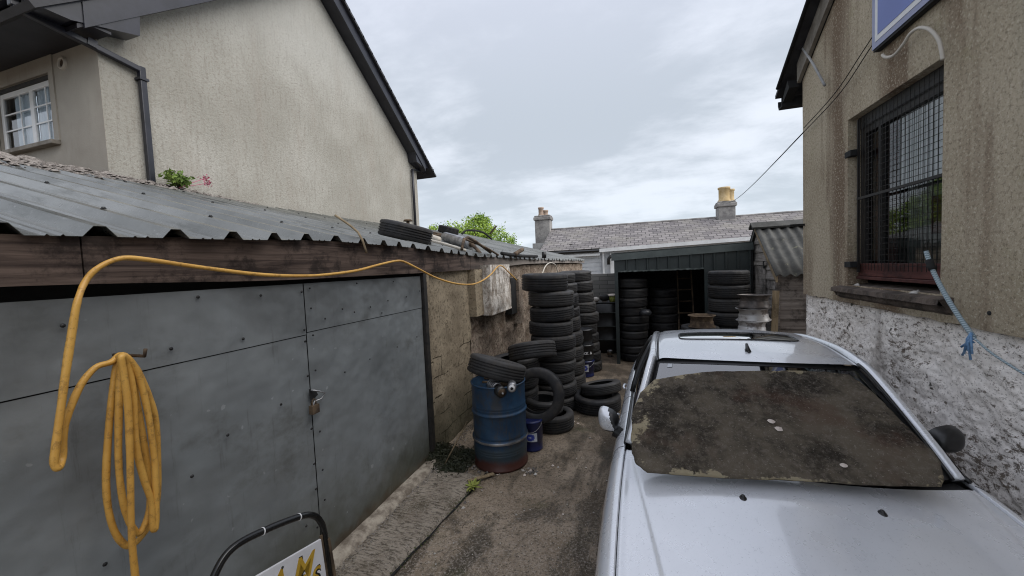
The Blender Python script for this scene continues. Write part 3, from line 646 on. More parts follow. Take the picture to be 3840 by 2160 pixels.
# tile edges along the verge
mb = MB(); L = 30
for i in range(L):
    t = (i + .5) / L; y = BY + .05 + (YA - BY - .05) * t; zb_ = 8.26 - (BY + .05 - YA) * sb; z = zb_ + (8.28 - zb_) * t
    mb.beam((-5.66, y + .09, z - .03), (-5.66, y - .09, z + .10), .05, .045, (1, 0, 0))
mb.build('verge_tile', 'tiles', hs)
mb = MB()
# bargeboards + sloping soffits
for (ya, za, yb, zb) in ((YA, 8.0, FY + .35, 5.18 + (FY + .35 - Y0) * sl), (YA, 8.0, BY - .45, 8.0 - (BY - .45 - YA) * sb)):
    mb.prism([(-5.70, ya, za - .03), (-5.70, yb, zb - .03), (-5.70, yb, zb + .25), (-5.70, ya, za + .25)], (-.03, 0, 0))
mb.build('bargeboard', 'plastic', hs)
mb = MB()
for (ya, za, yb, zb) in ((YA, 8.0, FY + .3, 5.18 + (FY + .3 - Y0) * sl), (YA, 8.0, BY - .4, 8.0 - (BY - .4 - YA) * sb)):
    mb.prism([(-5.732, ya, za - .01), (-5.732, yb, zb - .01), (-5.732, yb, zb + .04), (-5.732, ya, za + .04)], (-.30, 0, 0))
mb.build('verge_soffit', 'soffit', hs)
mb = MB()  # box ends
mb.prism([(-5.715, Y0 + .30, 5.42), (-5.715, Y0 + .28, 5.15), (-5.715, FY + .25, 4.98), (-5.715, FY + .02, 4.98), (-5.715, FY + .02, 5.20)], (-.26, 0, 0)); mb.build('boxed_eave_end', 'plastic', hs); mb = MB()
mb.prism([(-5.72, Y1 - .48, 5.50), (-5.72, Y1 - .42, 5.20), (-5.72, Y1 - .1, 5.13), (-5.72, BY - .02, 5.17), (-5.72, BY + .02, 5.24)], (-.26, 0, 0)); mb.build('boxed_eave_end', 'plastic', hs)
mb = MB(); mb.box(-14.2, -5.74, FY + .03, Y0 + .01, 5.02, 5.05); mb.build('soffit', 'soffit', hs); mb = MB(); mb.box(-14.2, -5.74, Y1 - .28, BY - .02, 5.18, 5.21); mb.build('soffit', 'soffit', hs)
mb = MB(); mb.box(-14.2, -5.98, FY + .0, FY + .028, 5.03, 5.24); mb.build('eaves_fascia', 'plastic', hs); mb = MB(); mb.box(-14.2, -5.98, BY - .04, BY - .01, 5.10, 5.24); mb.build('eaves_fascia', 'plastic', hs)
def gutter(y, z, x0, x1, s, nm='gutter'):
    mb = MB(); pr = [(0, .05), (0, -.02), (.03 * s, -.06), (.09 * s, -.06), (.12 * s, -.02), (.125 * s, .055), (.110 * s, .055), (.10 * s, -.01), (.08 * s, -.045), (.035 * s, -.045), (.012 * s, -.01), (.01 * s, .05)]
    mb.prism([(x1, y + a, z + b) for a, b in pr], (x0 - x1, 0, 0)); mb.prism([(x1, y, z + .05), (x1, y, z - .06), (x1, y + .12 * s, z - .06), (x1, y + .12 * s, z + .05)], (.012, 0, 0)); return mb.build(nm, 'plastic', hs)
gutter(FY - .003, 5.12, -14.2, -5.90, -1); gutter(BY - .005, 5.17, -14.2, -5.75, 1)
mb = MB(); px = -5.94
mb.beam((px - .03, FY - .06, 5.07), (px - .03, FY - .06, 4.99), .07, .07, (1, 0, 0))
mb.beam((px - .03, FY - .075, 5.0), (px, 3.43, 4.83), .07, .065, (1, 0, 0)); mb.beam((px, 3.43, 4.875), (px, 3.43, 3.38), .07, .065, (1, 0, 0))
dp = mb.build('downpipe', 'plastic', hs, bevel=.01)
mb = MB(); mb.box(-5.998, -5.89, 3.38, 3.48, 4.70, 4.73); mb.build('pipe_bracket', 'plastic', dp); mb = MB(); mb.beam((px - .012, 2.92, 4.93), (px - .01, 3.0, 4.915), .085, .085, (1, 0, 0)); mb.build('pipe_bracket', 'plastic', dp)
mb = MB(); mb.tube([(-5.90, BY + .05, 5.2), (-5.90, BY + .05, 5.12), (-5.93, 9.78, 5.02), (-5.93, 9.78, 3.3)], .036, 10); mb.build('downpipe', 'plastic', hs)

# ================================================================== RIGHT WORKSHOP BUILDING
ws = empty('workshop_building', (1.95, 3, 0), 'brown roughcast building with a pebble dashed base and barred window beside the car', 'building')
WX = 1.95; CY = 5.45; oy0, oy1, oz0, oz1 = 3.29, 4.455, 1.80, 3.34
mb = MB()
vz = lambda y: 4.14 + (CY - y) * .579
def wallgrid(ya, yb, zfa, zfb, n=26, mm=14):
    def f(u, v):
        y = ya + (yb - ya) * u; a = zfa(y); b = zfb(y); return (WX + .004 * fbm(y * 2, (a + (b - a) * v) * 2, 3), y, a + (b - a) * v)
    mb.grid(f, n, mm)
base = lambda y: 1.637 + .012 * fbm(y * 6, 3, 1) + .006 * fbm(y * 25, 3, 1) - (5.4 - y) * .008
ridge = lambda y: min(vz(y), 4.14 + (CY - 1.8) * .579 - max(0, 1.8 - y) * .579)
wallgrid(oy1, CY, base, ridge); wallgrid(-2.2, oy0, base, ridge, 60)
wallgrid(oy0, oy1, base, lambda y: oz0); wallgrid(oy0, oy1, lambda y: oz1, ridge)
# reveals, underside lip, return wall
mb.quad((WX, oy0, oz0), (WX + .16, oy0, oz0), (WX + .16, oy0, oz1), (WX, oy0, oz1)); mb.quad((WX, oy1, oz0), (WX + .16, oy1, oz0), (WX + .16, oy1, oz1), (WX, oy1, oz1))
mb.quad((WX, oy0, oz1), (WX + .16, oy0, oz1), (WX + .16, oy1, oz1), (WX, oy1, oz1))
mb.grid(lambda u, v: (WX + .06 * v, -2.2 + 7.65 * u, base(-2.2 + 7.65 * u)), 120, 1)
mb.grid(lambda u, v: (WX + 6 * u, CY, 1.63 + 2.5 * v), 4, 4)
mb.build('upper_wall', 'brown', ws, fix=False)
mb = MB()
def f(u, v):
    y = -2.2 + 7.66 * u; z = 1.66 * v
    return (WX + .037 + .022 * fbm(y * 2.2, z * 2.2, 3, 3) + .012 * fbm(y * 11, z * 11, 5, 3) + .009 * fbm(y * 32, z * 32, 5, 3), y, z)
mb.grid(f, 520, 130)
mb.grid(lambda u, v: (WX + .035 + 6 * u, CY + .02 + .012 * fbm(u * 40, v * 8, 0), 1.66 * v), 40, 20)
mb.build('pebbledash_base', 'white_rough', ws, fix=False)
mb = MB(); mb.box(WX + .35, WX + 6, -2.1, CY - .1, 0, 4.1); mb.build('inner_wall', 'room', ws)
# roof & bargeboard on the gable facing the lane
mb = MB()
def along(y0, y1, lo, hi, x0, x1):
    mb.prism([(x0, y0, vz(y0) + lo), (x0, y1, vz(y1) + lo), (x0, y1, vz(y1) + hi), (x0, y0, vz(y0) + hi)], (x1 - x0, 0, 0))
along(1.8, CY + .02, .0, .22, WX - .05, WX - .012); mb.build('bargeboard', 'sill', ws)
mb = MB(); along(1.8, CY + .42, .222, .262, WX - .15, WX + 6.5)
q = 1.8; mb.prism([(WX - .15, q, vz(q) + .222), (WX - .15, q, vz(q) + .262), (WX - .15, -2.6, vz(q) + .262 - 4.4 * .579), (WX - .15, -2.6, vz(q) + .222 - 4.4 * .579)], (6.6, 0, 0)); mb.build('roof', 'tiles', ws)
mb = MB(); mb.tube([(WX - .16, 1.8, vz(1.8) + .225), (WX - .16, CY + .30, vz(CY + .30) + .235)], .022, 8); mb.build('verge_trim', 'black_matt', ws)
mb = MB(); pr = [(0, .06), (0, -.05), (.10, -.06), (.13, 0), (.13, .05), (.115, .05), (.09, -.035), (.015, -.035), (.012, .06)]
mb.prism([(WX - .13, CY + .26 + a, 4.14 - .13 + b) for a, b in pr], (6, 0, 0)); mb.prism([(WX - .12, CY + .05, 4.10), (WX - .12, CY + .26, 4.0), (WX - .12, CY + .30, 4.02), (WX - .12, CY + .1, 4.2)], (.10, 0, 0)); mb.build('gutter', 'black_matt', ws)
# window
fx = WX + .10
w = MB(); w.box(fx, fx + .06, oy1 - .07, oy1, oz0 + .12, oz1 - .10); w.box(fx, fx + .06, oy0, oy0 + .05, oz0 + .12, oz1 - .10)
w.box(fx - .02, fx + .07, oy0, oy1, oz1 - .10, oz1); w.box(fx, fx + .06, oy0 + .05, oy1 - .07, oz1 - .16, oz1 - .10); w.box(fx, fx + .055, oy1 - .30, oy1 - .27, oz0 + .12, oz1 - .16)
win = w.build('window', 'darkframe', ws)
mb = MB(); mb.box(fx - .035, fx + .06, oy0 + .001, oy1 - .04, oz0 + .085, oz0 + .20); mb.box(fx - .05, fx + .06, oy0 + .001, oy1 - .04, oz0 + .055, oz0 + .083); mb.build('bottom_rail', 'redwood', win, bevel=.004)
mb = MB(); mb.quad((fx + .03, oy0 + .02, oz0 + .1), (fx + .03, oy1 - .03, oz0 + .1), (fx + .03, oy1 - .03, oz1 - .1), (fx + .03, oy0 + .02, oz1 - .1)); mb.build('pane', 'glass', win)
mb = MB(); mb.grid(lambda u, v: (fx + .05 + .004 * math.sin(u * 90), 3.20 + .80 * u, 2.62 + .66 * v), 80, 2); mb.build('blind', 'net', win, fix=False)  # pale striped sheet right behind the pane
mb = MB(); mb.grid(lambda u, v: (fx + .16, 3.0 + 1.1 * u, 1.85 + .85 * v), 6, 6); mb.build('dim_backing', 'dim_net', win, fix=False)  # dim sheet added to lighten the view behind the mesh
mb = MB(); mb.box(fx + .09, fx + .12, oy1 - .31, oy1 - .02, oz0 + .1, oz1 - .1); mb.build('shutter', 'redwood', win)
mb = MB(); mb.box(fx + .24, fx + .25, oy0 - .6, oy1 + .1, oz0 - .3, oz1 + .2); mb.build('room_backing', 'room', win)
mb = MB(); mb.box(fx + .11, fx + .15, 3.35, 3.75, 2.22, 2.50); mb.build('stored_boxes', 'redwood', win)
mb = MB(); mb.box(fx + .11, fx + .15, 3.2, 4.0, 2.02, 2.18); mb.build('green_shelf', 'greenflash', win)
mb = MB(); gx = WX + .045; r = .0016
yy = oy0 + .02
while yy < oy1 - .06:
    mb.box(gx - r, gx + r, yy - r, yy + r, oz0 + .14, oz1 - .03); yy += .0475
zz = oz0 + .18
while zz < oz1 - .04:
    mb.box(gx + .0045 - r, gx + .0045 + r, oy0 + .01, oy1 - .07, zz - r, zz + r); zz += .0475
mb.box(gx - .008, gx + .012, oy0 + .005, oy1 - .07, 2.585, 2.607); mb.box(gx - .006, gx + .012, oy1 - .085, oy1 - .07, oz0 + .12, oz1 - .03)
mb.build('wire_grille', 'steelwire', win, fix=False)
for z in (1.99, 3.02):
    mb = MB(); mb.box(WX - .012, WX + .06, oy1 - .075, oy1 + .035, z - .025, z + .03); mb.build('grille_bracket', 'black_matt', win, bevel=.004)
mb = MB()
mb.grid(lambda u, v: [(WX + .17, 1.80), (WX + .05, 1.797), (WX - .075 + .012 * fbm(u * 20, 0, 0), 1.770), (WX - .082 + .012 * fbm(u * 20, 0, 0), 1.735), (WX - .03, 1.72), (WX - .03, 1.69), (WX + .01, 1.66)][round(v * 6)][:1] + (3.18 + 1.41 * u, [1.815, 1.80, 1.772, 1.737, 1.722, 1.692, 1.66][round(v * 6)] + .004 * fbm(u * 30, v * 3, 0) + .0), 60, 6, smooth=False)
mb.prism([(WX + .1, 4.59, 1.81), (WX - .075, 4.59, 1.77), (WX - .03, 4.59, 1.69), (WX + .1, 4.59, 1.66)], (0, .004, 0)); mb.prism([(WX + .1, 3.18, 1.81), (WX - .075, 3.18, 1.77), (WX - .03, 3.18, 1.69), (WX + .1, 3.18, 1.66)], (0, -.004, 0))
mb.build('sill', 'mossy_sill', ws, fix=False)
mb = MB(); stones(mb, 1, lambda: (WX + .02, 4.33, 1.80), .035, .035)
tag(mb.build('stone', 'stone'), 'pale stone at the far end of the barred window sill', 'stone')
mb = MB(); stones(mb, 1, lambda: (WX + .0, 3.52, 1.79), .04, .04)
tag(mb.build('stone', 'stone'), 'flat pale stone at the near end of the barred window sill', 'stone')
# bits on the wall
mb = MB(); mb.tube(cat(WPIPE), .011, 8); tag(mb.build('cable_conduit', 'cream'), 'cream plastic conduit curving from the blue sign to the window corner', 'conduit')
mb = MB(); mb.tube(cat(LEAD), .012, 8); mb.build('overflow_pipe', 'lead', ws)
for i, (c_, nm) in enumerate(((CABA, 'upper thin black cable stretched across the brown wall past the blue sign'), (CABB, 'lower thin black cable stretched across the brown wall past the blue sign'))):
    mb = MB(); mb.tube(cat(c_), .0042, 6); tag(mb.build('wall_cable', 'black_matt'), nm, 'cable')
mb = MB(); a = Vector(CABB[0]); b = Vector((5.0, 25.5, 5.35)); mb.tube([a.lerp(b, t / 14) - Vector((0, 0, .5 * math.sin(math.pi * t / 14) * .6)) for t in range(15)], .007, 6)
tag(mb.build('overhead_cable', 'black_matt'), 'thin overhead cable running from the brown wall to the far chimney', 'cable')
mb = MB(); mb.box(1.80, 1.96, 5.40, 5.425, 2.448, 2.472); mb.build('wall_bracket', 'black_matt', ws)
mb = MB(); mb.lathe([(0, .0), (.012, 0), (.014, .004)], (WX - .003, 2.92, 1.72), 10, axis=0); mb.build('bolt_hole', 'seam', ws)
mb = MB(); mb.tube(cat(ROPE, 5), .013, 8); rp = mb.build('rope', 'rope'); tag(rp, 'blue grey braided rope hanging from the window bars down the wall', 'rope')
mb = MB(); mb.tube(cat(ROPE[:3], 5)[5:9], .021, 8); mb.build('tape_wrap', 'black_matt', rp)
mb = MB(); kn = Vector(ROPE[-1])
for q in range(7): mb.tube([kn + Vector((-.01, .02 * math.sin(q), .03 * math.cos(q * 2))), kn + Vector((-.02, .015 * math.cos(q * 3), -.01)), kn + Vector((-.03, .04 * math.sin(q * 1.7), -.05 - .012 * q))], .006, 5)
mb.build('cord_knot', 'rope_blue', rp)
mb = MB(); mb.tube(cat(ROPE2, 5), .006, 6); mb.build('thin_line', 'rope', rp)
# blue sign
sg = empty('blue_wall_sign', (WX - .05, 3.3, 4.2), 'blue sign with white border fixed high on the brown wall', 'sign')
s0, s1, sz0, sz1 = 1.9, 3.965, 3.73, 4.75
mb = MB(); mb.box(WX - .055, WX - .002, s0, s1, sz0, sz1); mb.build('board', 'signrim', sg)
mb = MB(); mb.box(WX - .058, WX - .054, s0 + .045, s1 - .045, sz0 + .045, sz1 - .045); bd = mb.build('border', 'tape', sg)
mb = MB(); mb.box(WX - .061, WX - .057, s0 + .085, s1 - .085, sz0 + .085, sz1 - .085); mb.build('face', 'signblue', sg)
mb = MB(); mb.box(WX - .05, WX - .004, s0 + .01, s1 - .01, sz0 - .02, sz0 - .001); mb.build('lower_edge', 'black_matt', sg)
m4 = Matrix.Translation((WX - .0635, s1 - .17, 4.10)) @ Matrix(((0, 0, -1, 0), (-1, 0, 0, 0), (0, 1, 0, 0), (0, 0, 0, 1)))
text_mesh('C', .55, .002, 'tape', sg, m4)
# ================================================================== FAR TERRACE, TREE
tc = empty('terraced_cottage', (2, 24, 0), 'far row of cottages with a long weathered slate roof and two chimneys', 'house')
EY, RY = 22.0, 25.5
mb = MB(); mb.box(-5.0, 14, EY + .25, EY + .5, 0, 2.95); mb.box(-5.0, -4.8, EY + .5, 28.6, 0, 2.9); mb.prism([(-5, EY + .25, 2.7), (-5, 28.8, 2.7), (-5, RY, 4.45)], (.2, 0, 0)); mb.build('wall', 'cottagewall', tc)
mb = MB()
def f(u, v):
    x = -5.2 + 20 * u; y = EY + (RY - EY) * v; return (x, y, 2.93 + 1.60 * v + .02 * fbm(x * .8, v * 4, 0) + (.05 * (1 - v) ** 2))
mb.grid(f, 80, 12); mb.prism([(-5.2, RY, 4.53), (-5.2, 29, 2.93), (-5.2, 29, 2.87), (-5.2, RY, 4.45)], (20, 0, 0)); rf = mb.build('roof', 'slate', tc)
mb = MB(); mb.tube([(-5.2 + i * .5, RY, 4.54 + .012 * fbm(i * .8, 0, 0)) for i in range(41)], .07, 8); mb.build('ridge', 'chimney', rf)
mb = MB(); mb.prism([(-1.75, EY - .02, 2.76), (-1.75, EY - .14, 2.76), (-1.75, EY - .14, 2.95), (-1.75, EY - .02, 2.95)], (14, 0, .36)); mb.build('gutter', 'white_paint', tc)
mb = MB(); mb.prism([(-4.9, EY - .02, 2.93), (-4.9, EY - .14, 2.86), (-4.9, EY - .10, 2.76), (-4.9, EY, 2.76)], (3.1, 0, 0)); mb.build('gutter', 'black', tc)
mb = MB(); mb.box(-4.9, -1.75, EY - .02, EY + .03, 2.58, 2.70); mb.build('fascia', 'white_paint', tc)
mb = MB(); mb.box(-1.62, -1.52, EY + .1, EY + .2, 1.0, 2.76); mb.build('downpipe', 'white_paint', tc)
mb = MB(); mb.box(-1.20, -.98, EY + .1, EY + .2, 1.0, 2.70); mb.build('door_frame', 'white_paint', tc)
mb = MB(); mb.tube([(-1.28, 21.9, 2.05), (-1.28, 21.9, 2.35), (-1.2, 21.9, 2.46), (-1.05, 21.9, 2.5)], .09, 8); mb.build('vent_pipe', 'black', tc)
mb = MB()
for k in range(7): mb.box(-4.7, -1.7, EY + .225, EY + .248, 1.0 + k * .24, 1.2 + k * .24)
mb.build('cladding', 'cottagewall', tc)
for (x, z) in ((-3.55, 3.32), (-.35, 3.5)):
    mb = MB(); yy = EY + (z - 2.93) / 1.6 * 3.5; mb.beam((x, yy, z + .02), (x + .18, yy, z + .02), .14, .04); mb.build('roof_vent', 'black_matt', tc)
def chimney(x0, x1, zb, zt, parent, pots, mats, capz=.32):
    mb = MB(); cx = (x0 + x1) / 2; w = (x1 - x0) / 2
    mb.box(x0 + .07, x1 - .07, RY - .40, RY + .40, zb, zt - capz); mb.box(x0, x1, RY - .47, RY + .47, zt - capz, zt - .10); mb.box(x0 + .05, x1 - .05, RY - .42, RY + .42, zt - .10, zt)
    c_ = mb.build('chimney', 'chimney', parent, bevel=.04)
    for i, (dx, h, r) in enumerate(pots):
        mb = MB(); mb.lathe([(0, h - .05), (r * .75, h - .05), (r * .8, h), (r * 1.15, h), (r * 1.15, h - .09), (r, h - .12), (r, .12), (r * 1.2, .05), (r * 1.2, 0)], (cx + dx, RY - .1 + .12 * i, zt), 16); mb.build('chimney_pot', mats[i % len(mats)], c_)
    return c_
chimney(-6.25, -5.08, 0, 5.50, tc, [(-.12, .55, .17), (.18, .36, .15)], ['redpot', 'redpot'])
c2 = chimney(4.74, 5.78, 3.6, 5.42, tc, [(-.08, .82, .29), (.25, .70, .22)], ['buffpot', 'buffpot'])
mb = MB(); mb.box(4.62, 5.9, RY - .75, RY - .42, 4.03, 4.22); mb.build('flashing', 'lead', c2)
mb = MB(); mb.box(-5.9, -4.9, EY + 1.2, EY + 2.0, 2.6, 3.55); mb.build('parapet_stub', 'lead', tc)
fh = empty('distant_house', (-9, 60, 0), 'tiny distant house roof with a chimney beyond the tree', 'house')
mb = MB(); mb.box(-11.5, -6, 60, 66, 0, 4.2); mb.build('wall', 'cottagewall', fh)
mb = MB(); mb.prism([(-11.7, 59.6, 4.2), (-11.7, 66.4, 4.2), (-11.7, 63, 5.5)], (6, 0, 0)); mb.build('roof', 'tiles', fh)
mb = MB(); mb.box(-9.6, -8.9, 62.6, 63.4, 5.2, 6.3); mb.build('chimney', 'chimney', fh)
tr = empty('leafy_tree', (-8.2, 20, 0), 'bright green leafy tree standing beyond the far end of the metal roof', 'tree')
mb = MB(); mb.tube(cat([(-8.2, 20, 0), (-8.15, 20, 1.2), (-8.3, 20.1, 2.4), (-8.0, 20, 3.6)]), .2, 10, rs=[.22 - .007 * i for i in range(19)])
for q in range(9):
    a = q * .7; mb.tube([(-8.2, 20, 1.6 + .15 * q), (-8.2 + math.cos(a) * .9, 20 + math.sin(a) * .8, 2.8 + .12 * q), (-8.2 + math.cos(a) * 1.8, 20 + math.sin(a) * 1.3, 3.3 + .13 * q)], .05, 6)
mb.build('trunk', 'bark', tr)
mb = MB()
clumps = [(cx_ - .40, cy_, cz_ + .12, cr_ * 1.1) for cx_, cy_, cz_, cr_ in [(-8.3, 20, 3.9, 1.2), (-7.6, 20, 4.25, .85), (-9.5, 20.1, 3.85, .9), (-6.9, 20, 3.55, .9), (-10.2, 20.3, 3.9, .6), (-8.8, 19.6, 3.4, 1.1), (-7.9, 20.3, 4.1, .9), (-6.2, 20.1, 3.15, .8), (-7.8, 19.4, 3.5, .9), (-10.3, 19.9, 3.2, .9), (-9.2, 20, 2.7, 1.3), (-7.2, 20, 2.7, 1.2), (-7.65, 20, 4.72, .35), (-10.55, 20.1, 4.35, .3)]]
for (x, y, z, r) in clumps:
    for _ in range(int(85 * r)):
        d = Vector((random.gauss(0, 1), random.gauss(0, 1), random.gauss(0, 1))).normalized() * r * random.uniform(.55, 1.02)
        c_ = Vector((x, y, z)) + Vector((d.x, d.y, d.z * .8))
        leaves(mb, 16, lambda: c_ + Vector([random.gauss(0, .10) for _ in range(3)]), .05, .10, 1.6)
mb.build('crown', 'leaf', tr, fix=False)

# grey block wall
mb = MB(); mb.box(-1.9, -.25, 10.6, 10.82, 0, 1.835); tag(mb.build('block_wall', 'greyblock', fix=False), 'low grey block wall behind the black tank', 'wall')
# ================================================================== DARK GREEN OPEN GARAGE
gr = empty('open_metal_garage', (.9, 9, 0), 'dark green corrugated metal store with an open front full of tyres', 'shed')
GY = 8.2
mb = MB(); mb.box(-.37, -.30, GY, GY + .07, 0, 2.2); mb.build('post', 'greenclad', gr)
mb = MB(); mb.beam((-.30, GY + .10, 2.0), (2.11, GY + .10, 2.0), .04, .08); mb.build('header_rail', 'greenclad', gr)
def cladfront(x0, x1, zl, name):
    mb = MB(); x = x0; vs = []; prof = []
    while x < x1 - .01:
        prof += [(x, 0), (x + .15, 0), (x + .165, -.022), (x + .19, -.022)]; x += .2
    prof.append((min(x, x1), 0))
    for (a, d) in prof:
        top = 2.165 + .035 * (a + .37)
        vs += [(a, GY + d - .002, zl + (.02 * fbm(a * 6, 0, 0) if zl > 1.8 else 0)), (a, GY + d - .002, top)]
    mb.add(vs, [(2 * i, 2 * i + 2, 2 * i + 3, 2 * i + 1) for i in range(len(prof) - 1)]); return mb.build(name, 'greenclad', gr, fix=False)
cladfront(-.30, 1.30, 1.93, 'front_cladding'); cladfront(1.31, 2.11, 0.0, 'side_cladding')
mb = MB()
mb.grid(lambda u, v: (-.42 + 2.56 * u, GY - .04 + .01 * v, 2.155 + (.09 * u) + (.13) * v + .0), 10, 1)
mb.prism([(-.42, GY - .04, 2.155), (-.42, GY - .03, 2.285), (-.42, GY + .05, 2.29)], (.003, 0, 0)); mb.build('flashing', 'greenflash', gr, fix=False)
mb = MB(); mb.prism([(-.42, GY - .03, 2.287), (2.14, GY - .03, 2.375), (2.14, 10.6, 2.33), (-.42, 10.6, 2.25)], (0, 0, .02)); mb.build('roof', 'greenclad', gr)
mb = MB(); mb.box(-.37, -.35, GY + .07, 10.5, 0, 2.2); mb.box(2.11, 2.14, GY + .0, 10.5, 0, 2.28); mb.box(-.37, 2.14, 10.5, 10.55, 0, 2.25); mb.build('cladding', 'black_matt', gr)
mb = MB(); mb.grid(lambda u, v: (-.30 + 1.6 * u, GY - .03 + .015 * fbm(u * 30, v, 2) + .0, 1.915 + .03 * v + .014 * fbm(u * 26, v * 3, 5)), 60, 1); mb.build('debris_edge', 'greenflash', gr, fix=False)

# ================================================================== WOODEN SHED
sd = empty('wooden_shed', (2.7, 7.9, 0), 'small weathered timber shed with corrugated grey roof behind the car', 'shed')
SX, SY0, SY1, SZ, AZ = 2.2, 7.13, 8.94, 1.84, 2.64; SA = (SY0 + SY1) / 2 + .08
def boards(plane, rng, zt, mat, nm, x0=0):
    mb = MB(); z = 0; i = 0
    while z < zt - .01:
        z1 = min(z + .155, zt); sag = .004 * math.sin(i * 2.1); i += 1
        if plane == 'y': a, b = rng; mb.prism([(a, SY0 - .022 + sag, z), (a, SY0 - .004, z1 + .008), (a, SY0 + .01, z1 + .008), (a, SY0 + .01, z)], (b - a, 0, 0))
        else:
            ya, yb = SY0, SY1
            if z > SZ:
                t = (z1 - SZ) / (AZ - SZ); ya = SY0 + (SA - SY0) * t; yb = SY1 + (SA - SY1) * t
            mb.prism([(SX - .022 + sag, ya, z), (SX - .004, ya, z1 + .006), (SX + .01, ya, z1 + .006), (SX + .01, ya, z)], (0, yb - ya, 0))
        z = z1 + .001
    return mb.build(nm, mat, sd)
boards('y', (SX + .02, 4.4), SZ, 'shedwood_dark', 'front_wall'); boards('x', None, AZ, 'shedwood', 'gable_wall')
mb = MB(); mb.box(SX - .03, SX + .02, SY0 - .035, SY0 + .015, 0, SZ); mb.build('corner_post', 'shedwood_dark', sd)
mb = MB()
for k in range(4): mb.box(SX - .045, SX - .026, 7.62 + k * .125, 7.74 + k * .125, .05, 1.94)
dr = mb.build('door', 'shedwood', sd)
mb = MB(); mb.box(SX - .05, SX - .027, 7.56, 8.2, 1.955, 2.02); mb.build('door_header', 'shedwood', sd)
mb = MB(); mb.beam((SX - .05, 7.60, 2.03), (SX - .05, 7.60, 1.90), .03, .012, (0, 1, 0)); mb.build('hinge', 'black_matt', dr)
for (ya, za) in ((SY0 - .10, SZ - .06), (SY1 + .1, SZ - .06)):
    mb = MB(); mb.prism([(SX - .055, ya, za), (SX - .055, SA, AZ + .02), (SX - .055, SA, AZ - .07), (SX - .055, ya, za - .09)], (.028, 0, 0)); mb.build('bargeboard', 'palewood' if ya < SA else 'darkframe', sd)
mb = MB()
def f(u, v):
    x = SX - .06 + 2.4 * u; t = v; return (x, SY0 - .13 + (SA - SY0 + .13) * t, SZ - .045 + (AZ - SZ + .075) * t + .022 * math.cos(x * 2 * math.pi / .146))
mb.grid(f, 240, 3); mb.grid(lambda u, v: (SX - .06 + 2.4 * u, SY1 + .13 - (SY1 - SA + .13) * v, SZ - .045 + (AZ - SZ + .075) * v + .022 * math.cos((SX - .06 + 2.4 * u) * 2 * math.pi / .146)), 120, 3)
o = mb.build('roof', 'fibre', sd, fix=False); s_ = o.modifiers.new('thickness', 'SOLIDIFY'); s_.thickness = .008
mb = MB(); mb.prism([(SX - .12, SA - .13, AZ + .0), (SX - .12, SA, AZ + .10), (SX - .12, SA + .13, AZ), (SX - .12, SA + .11, AZ - .03), (SX - .12, SA, AZ + .07), (SX - .12, SA - .11, AZ - .03)], (2.5, 0, 0)); mb.build('ridge_cap', 'fibre', sd)
mb = MB(); mb.beam((1.93, 6.55, 0), (2.04, 6.68, 1.585), .085, .03, (0, 1, 0)); tag(mb.build('timber_post', 'palewood'), 'weathered timber plank standing up beside the stack of wheel rims', 'plank')

# ================================================================== TYRES
def tyre_mesh(name, Rr, w, rin, blocks):
    h = w / 2; mb = MB(); P = [(rin, -h * .80), (rin + .012, -h * .95), (rin + .03, -h * 1.0), ((Rr + rin) / 2 + .01, -h * 1.05), (Rr - .030, -h * 1.0), (Rr - .012, -h * .93), (Rr - .002, -h * .80)]
    for q in (-.46, -.16, .16, .46): P += [(Rr, h * (q - .085)), (Rr - .013, h * (q - .055)), (Rr - .013, h * (q + .055)), (Rr, h * (q + .085))]
    n1 = 7; P += [(r, -z) for r, z in reversed(P[:n1])]
    P += [(rin + .004, h * .74), (rin + .05, h * .80), (Rr - .03, h * .74), (Rr - .022, 0), (Rr - .03, -h * .74), (rin + .05, -h * .80), (rin + .004, -h * .74), (rin, -h * .80)]
    ns = 72; sh = {4, 5, 6, n1 + 16, n1 + 17, n1 + 18}
    mb.lathe(P, (0, 0, 0), ns, fn=lambda k, j, r: r - (.006 if (j in sh and k % blocks == 0) else 0))
    me = bpy.data.meshes.new(name); me.from_pydata(mb.v, [], mb.f); me.materials.append(M['rubber'])
    for p in me.polygons: p.use_smooth = True
    bm = bmesh.new(); bm.from_mesh(me); bmesh.ops.remove_doubles(bm, verts=bm.verts, dist=.0001); bmesh.ops.recalc_face_normals(bm, faces=bm.faces); bm.to_mesh(me); bm.free()
    me.set_sharp_from_angle(angle=math.radians(38)); return me
TM = [tyre_mesh('tyre', .325, .205, .205, 3), tyre_mesh('tyre', .335, .225, .215, 4), tyre_mesh('tyre', .31, .185, .19, 2), tyre_mesh('tyre', .34, .255, .215, 3)]
TW = [.205, .225, .185, .255]; TRr = [.325, .335, .31, .34]
def tyre(x, y, z, label, kind=0, rot=(0, 0, 0), sc=(1, 1, 1), group=None):
    o = bpy.data.objects.new('tyre', TM[kind]); COL.objects.link(o); o.location = (x, y, z); o.rotation_euler = rot; o.scale = sc
    return tag(o, label, 'tyre', group)
ORD = ['lowest', 'second', 'third', 'fourth', 'fifth', 'sixth', 'seventh', 'eighth', 'ninth', 'tenth', 'eleventh', 'twelfth']
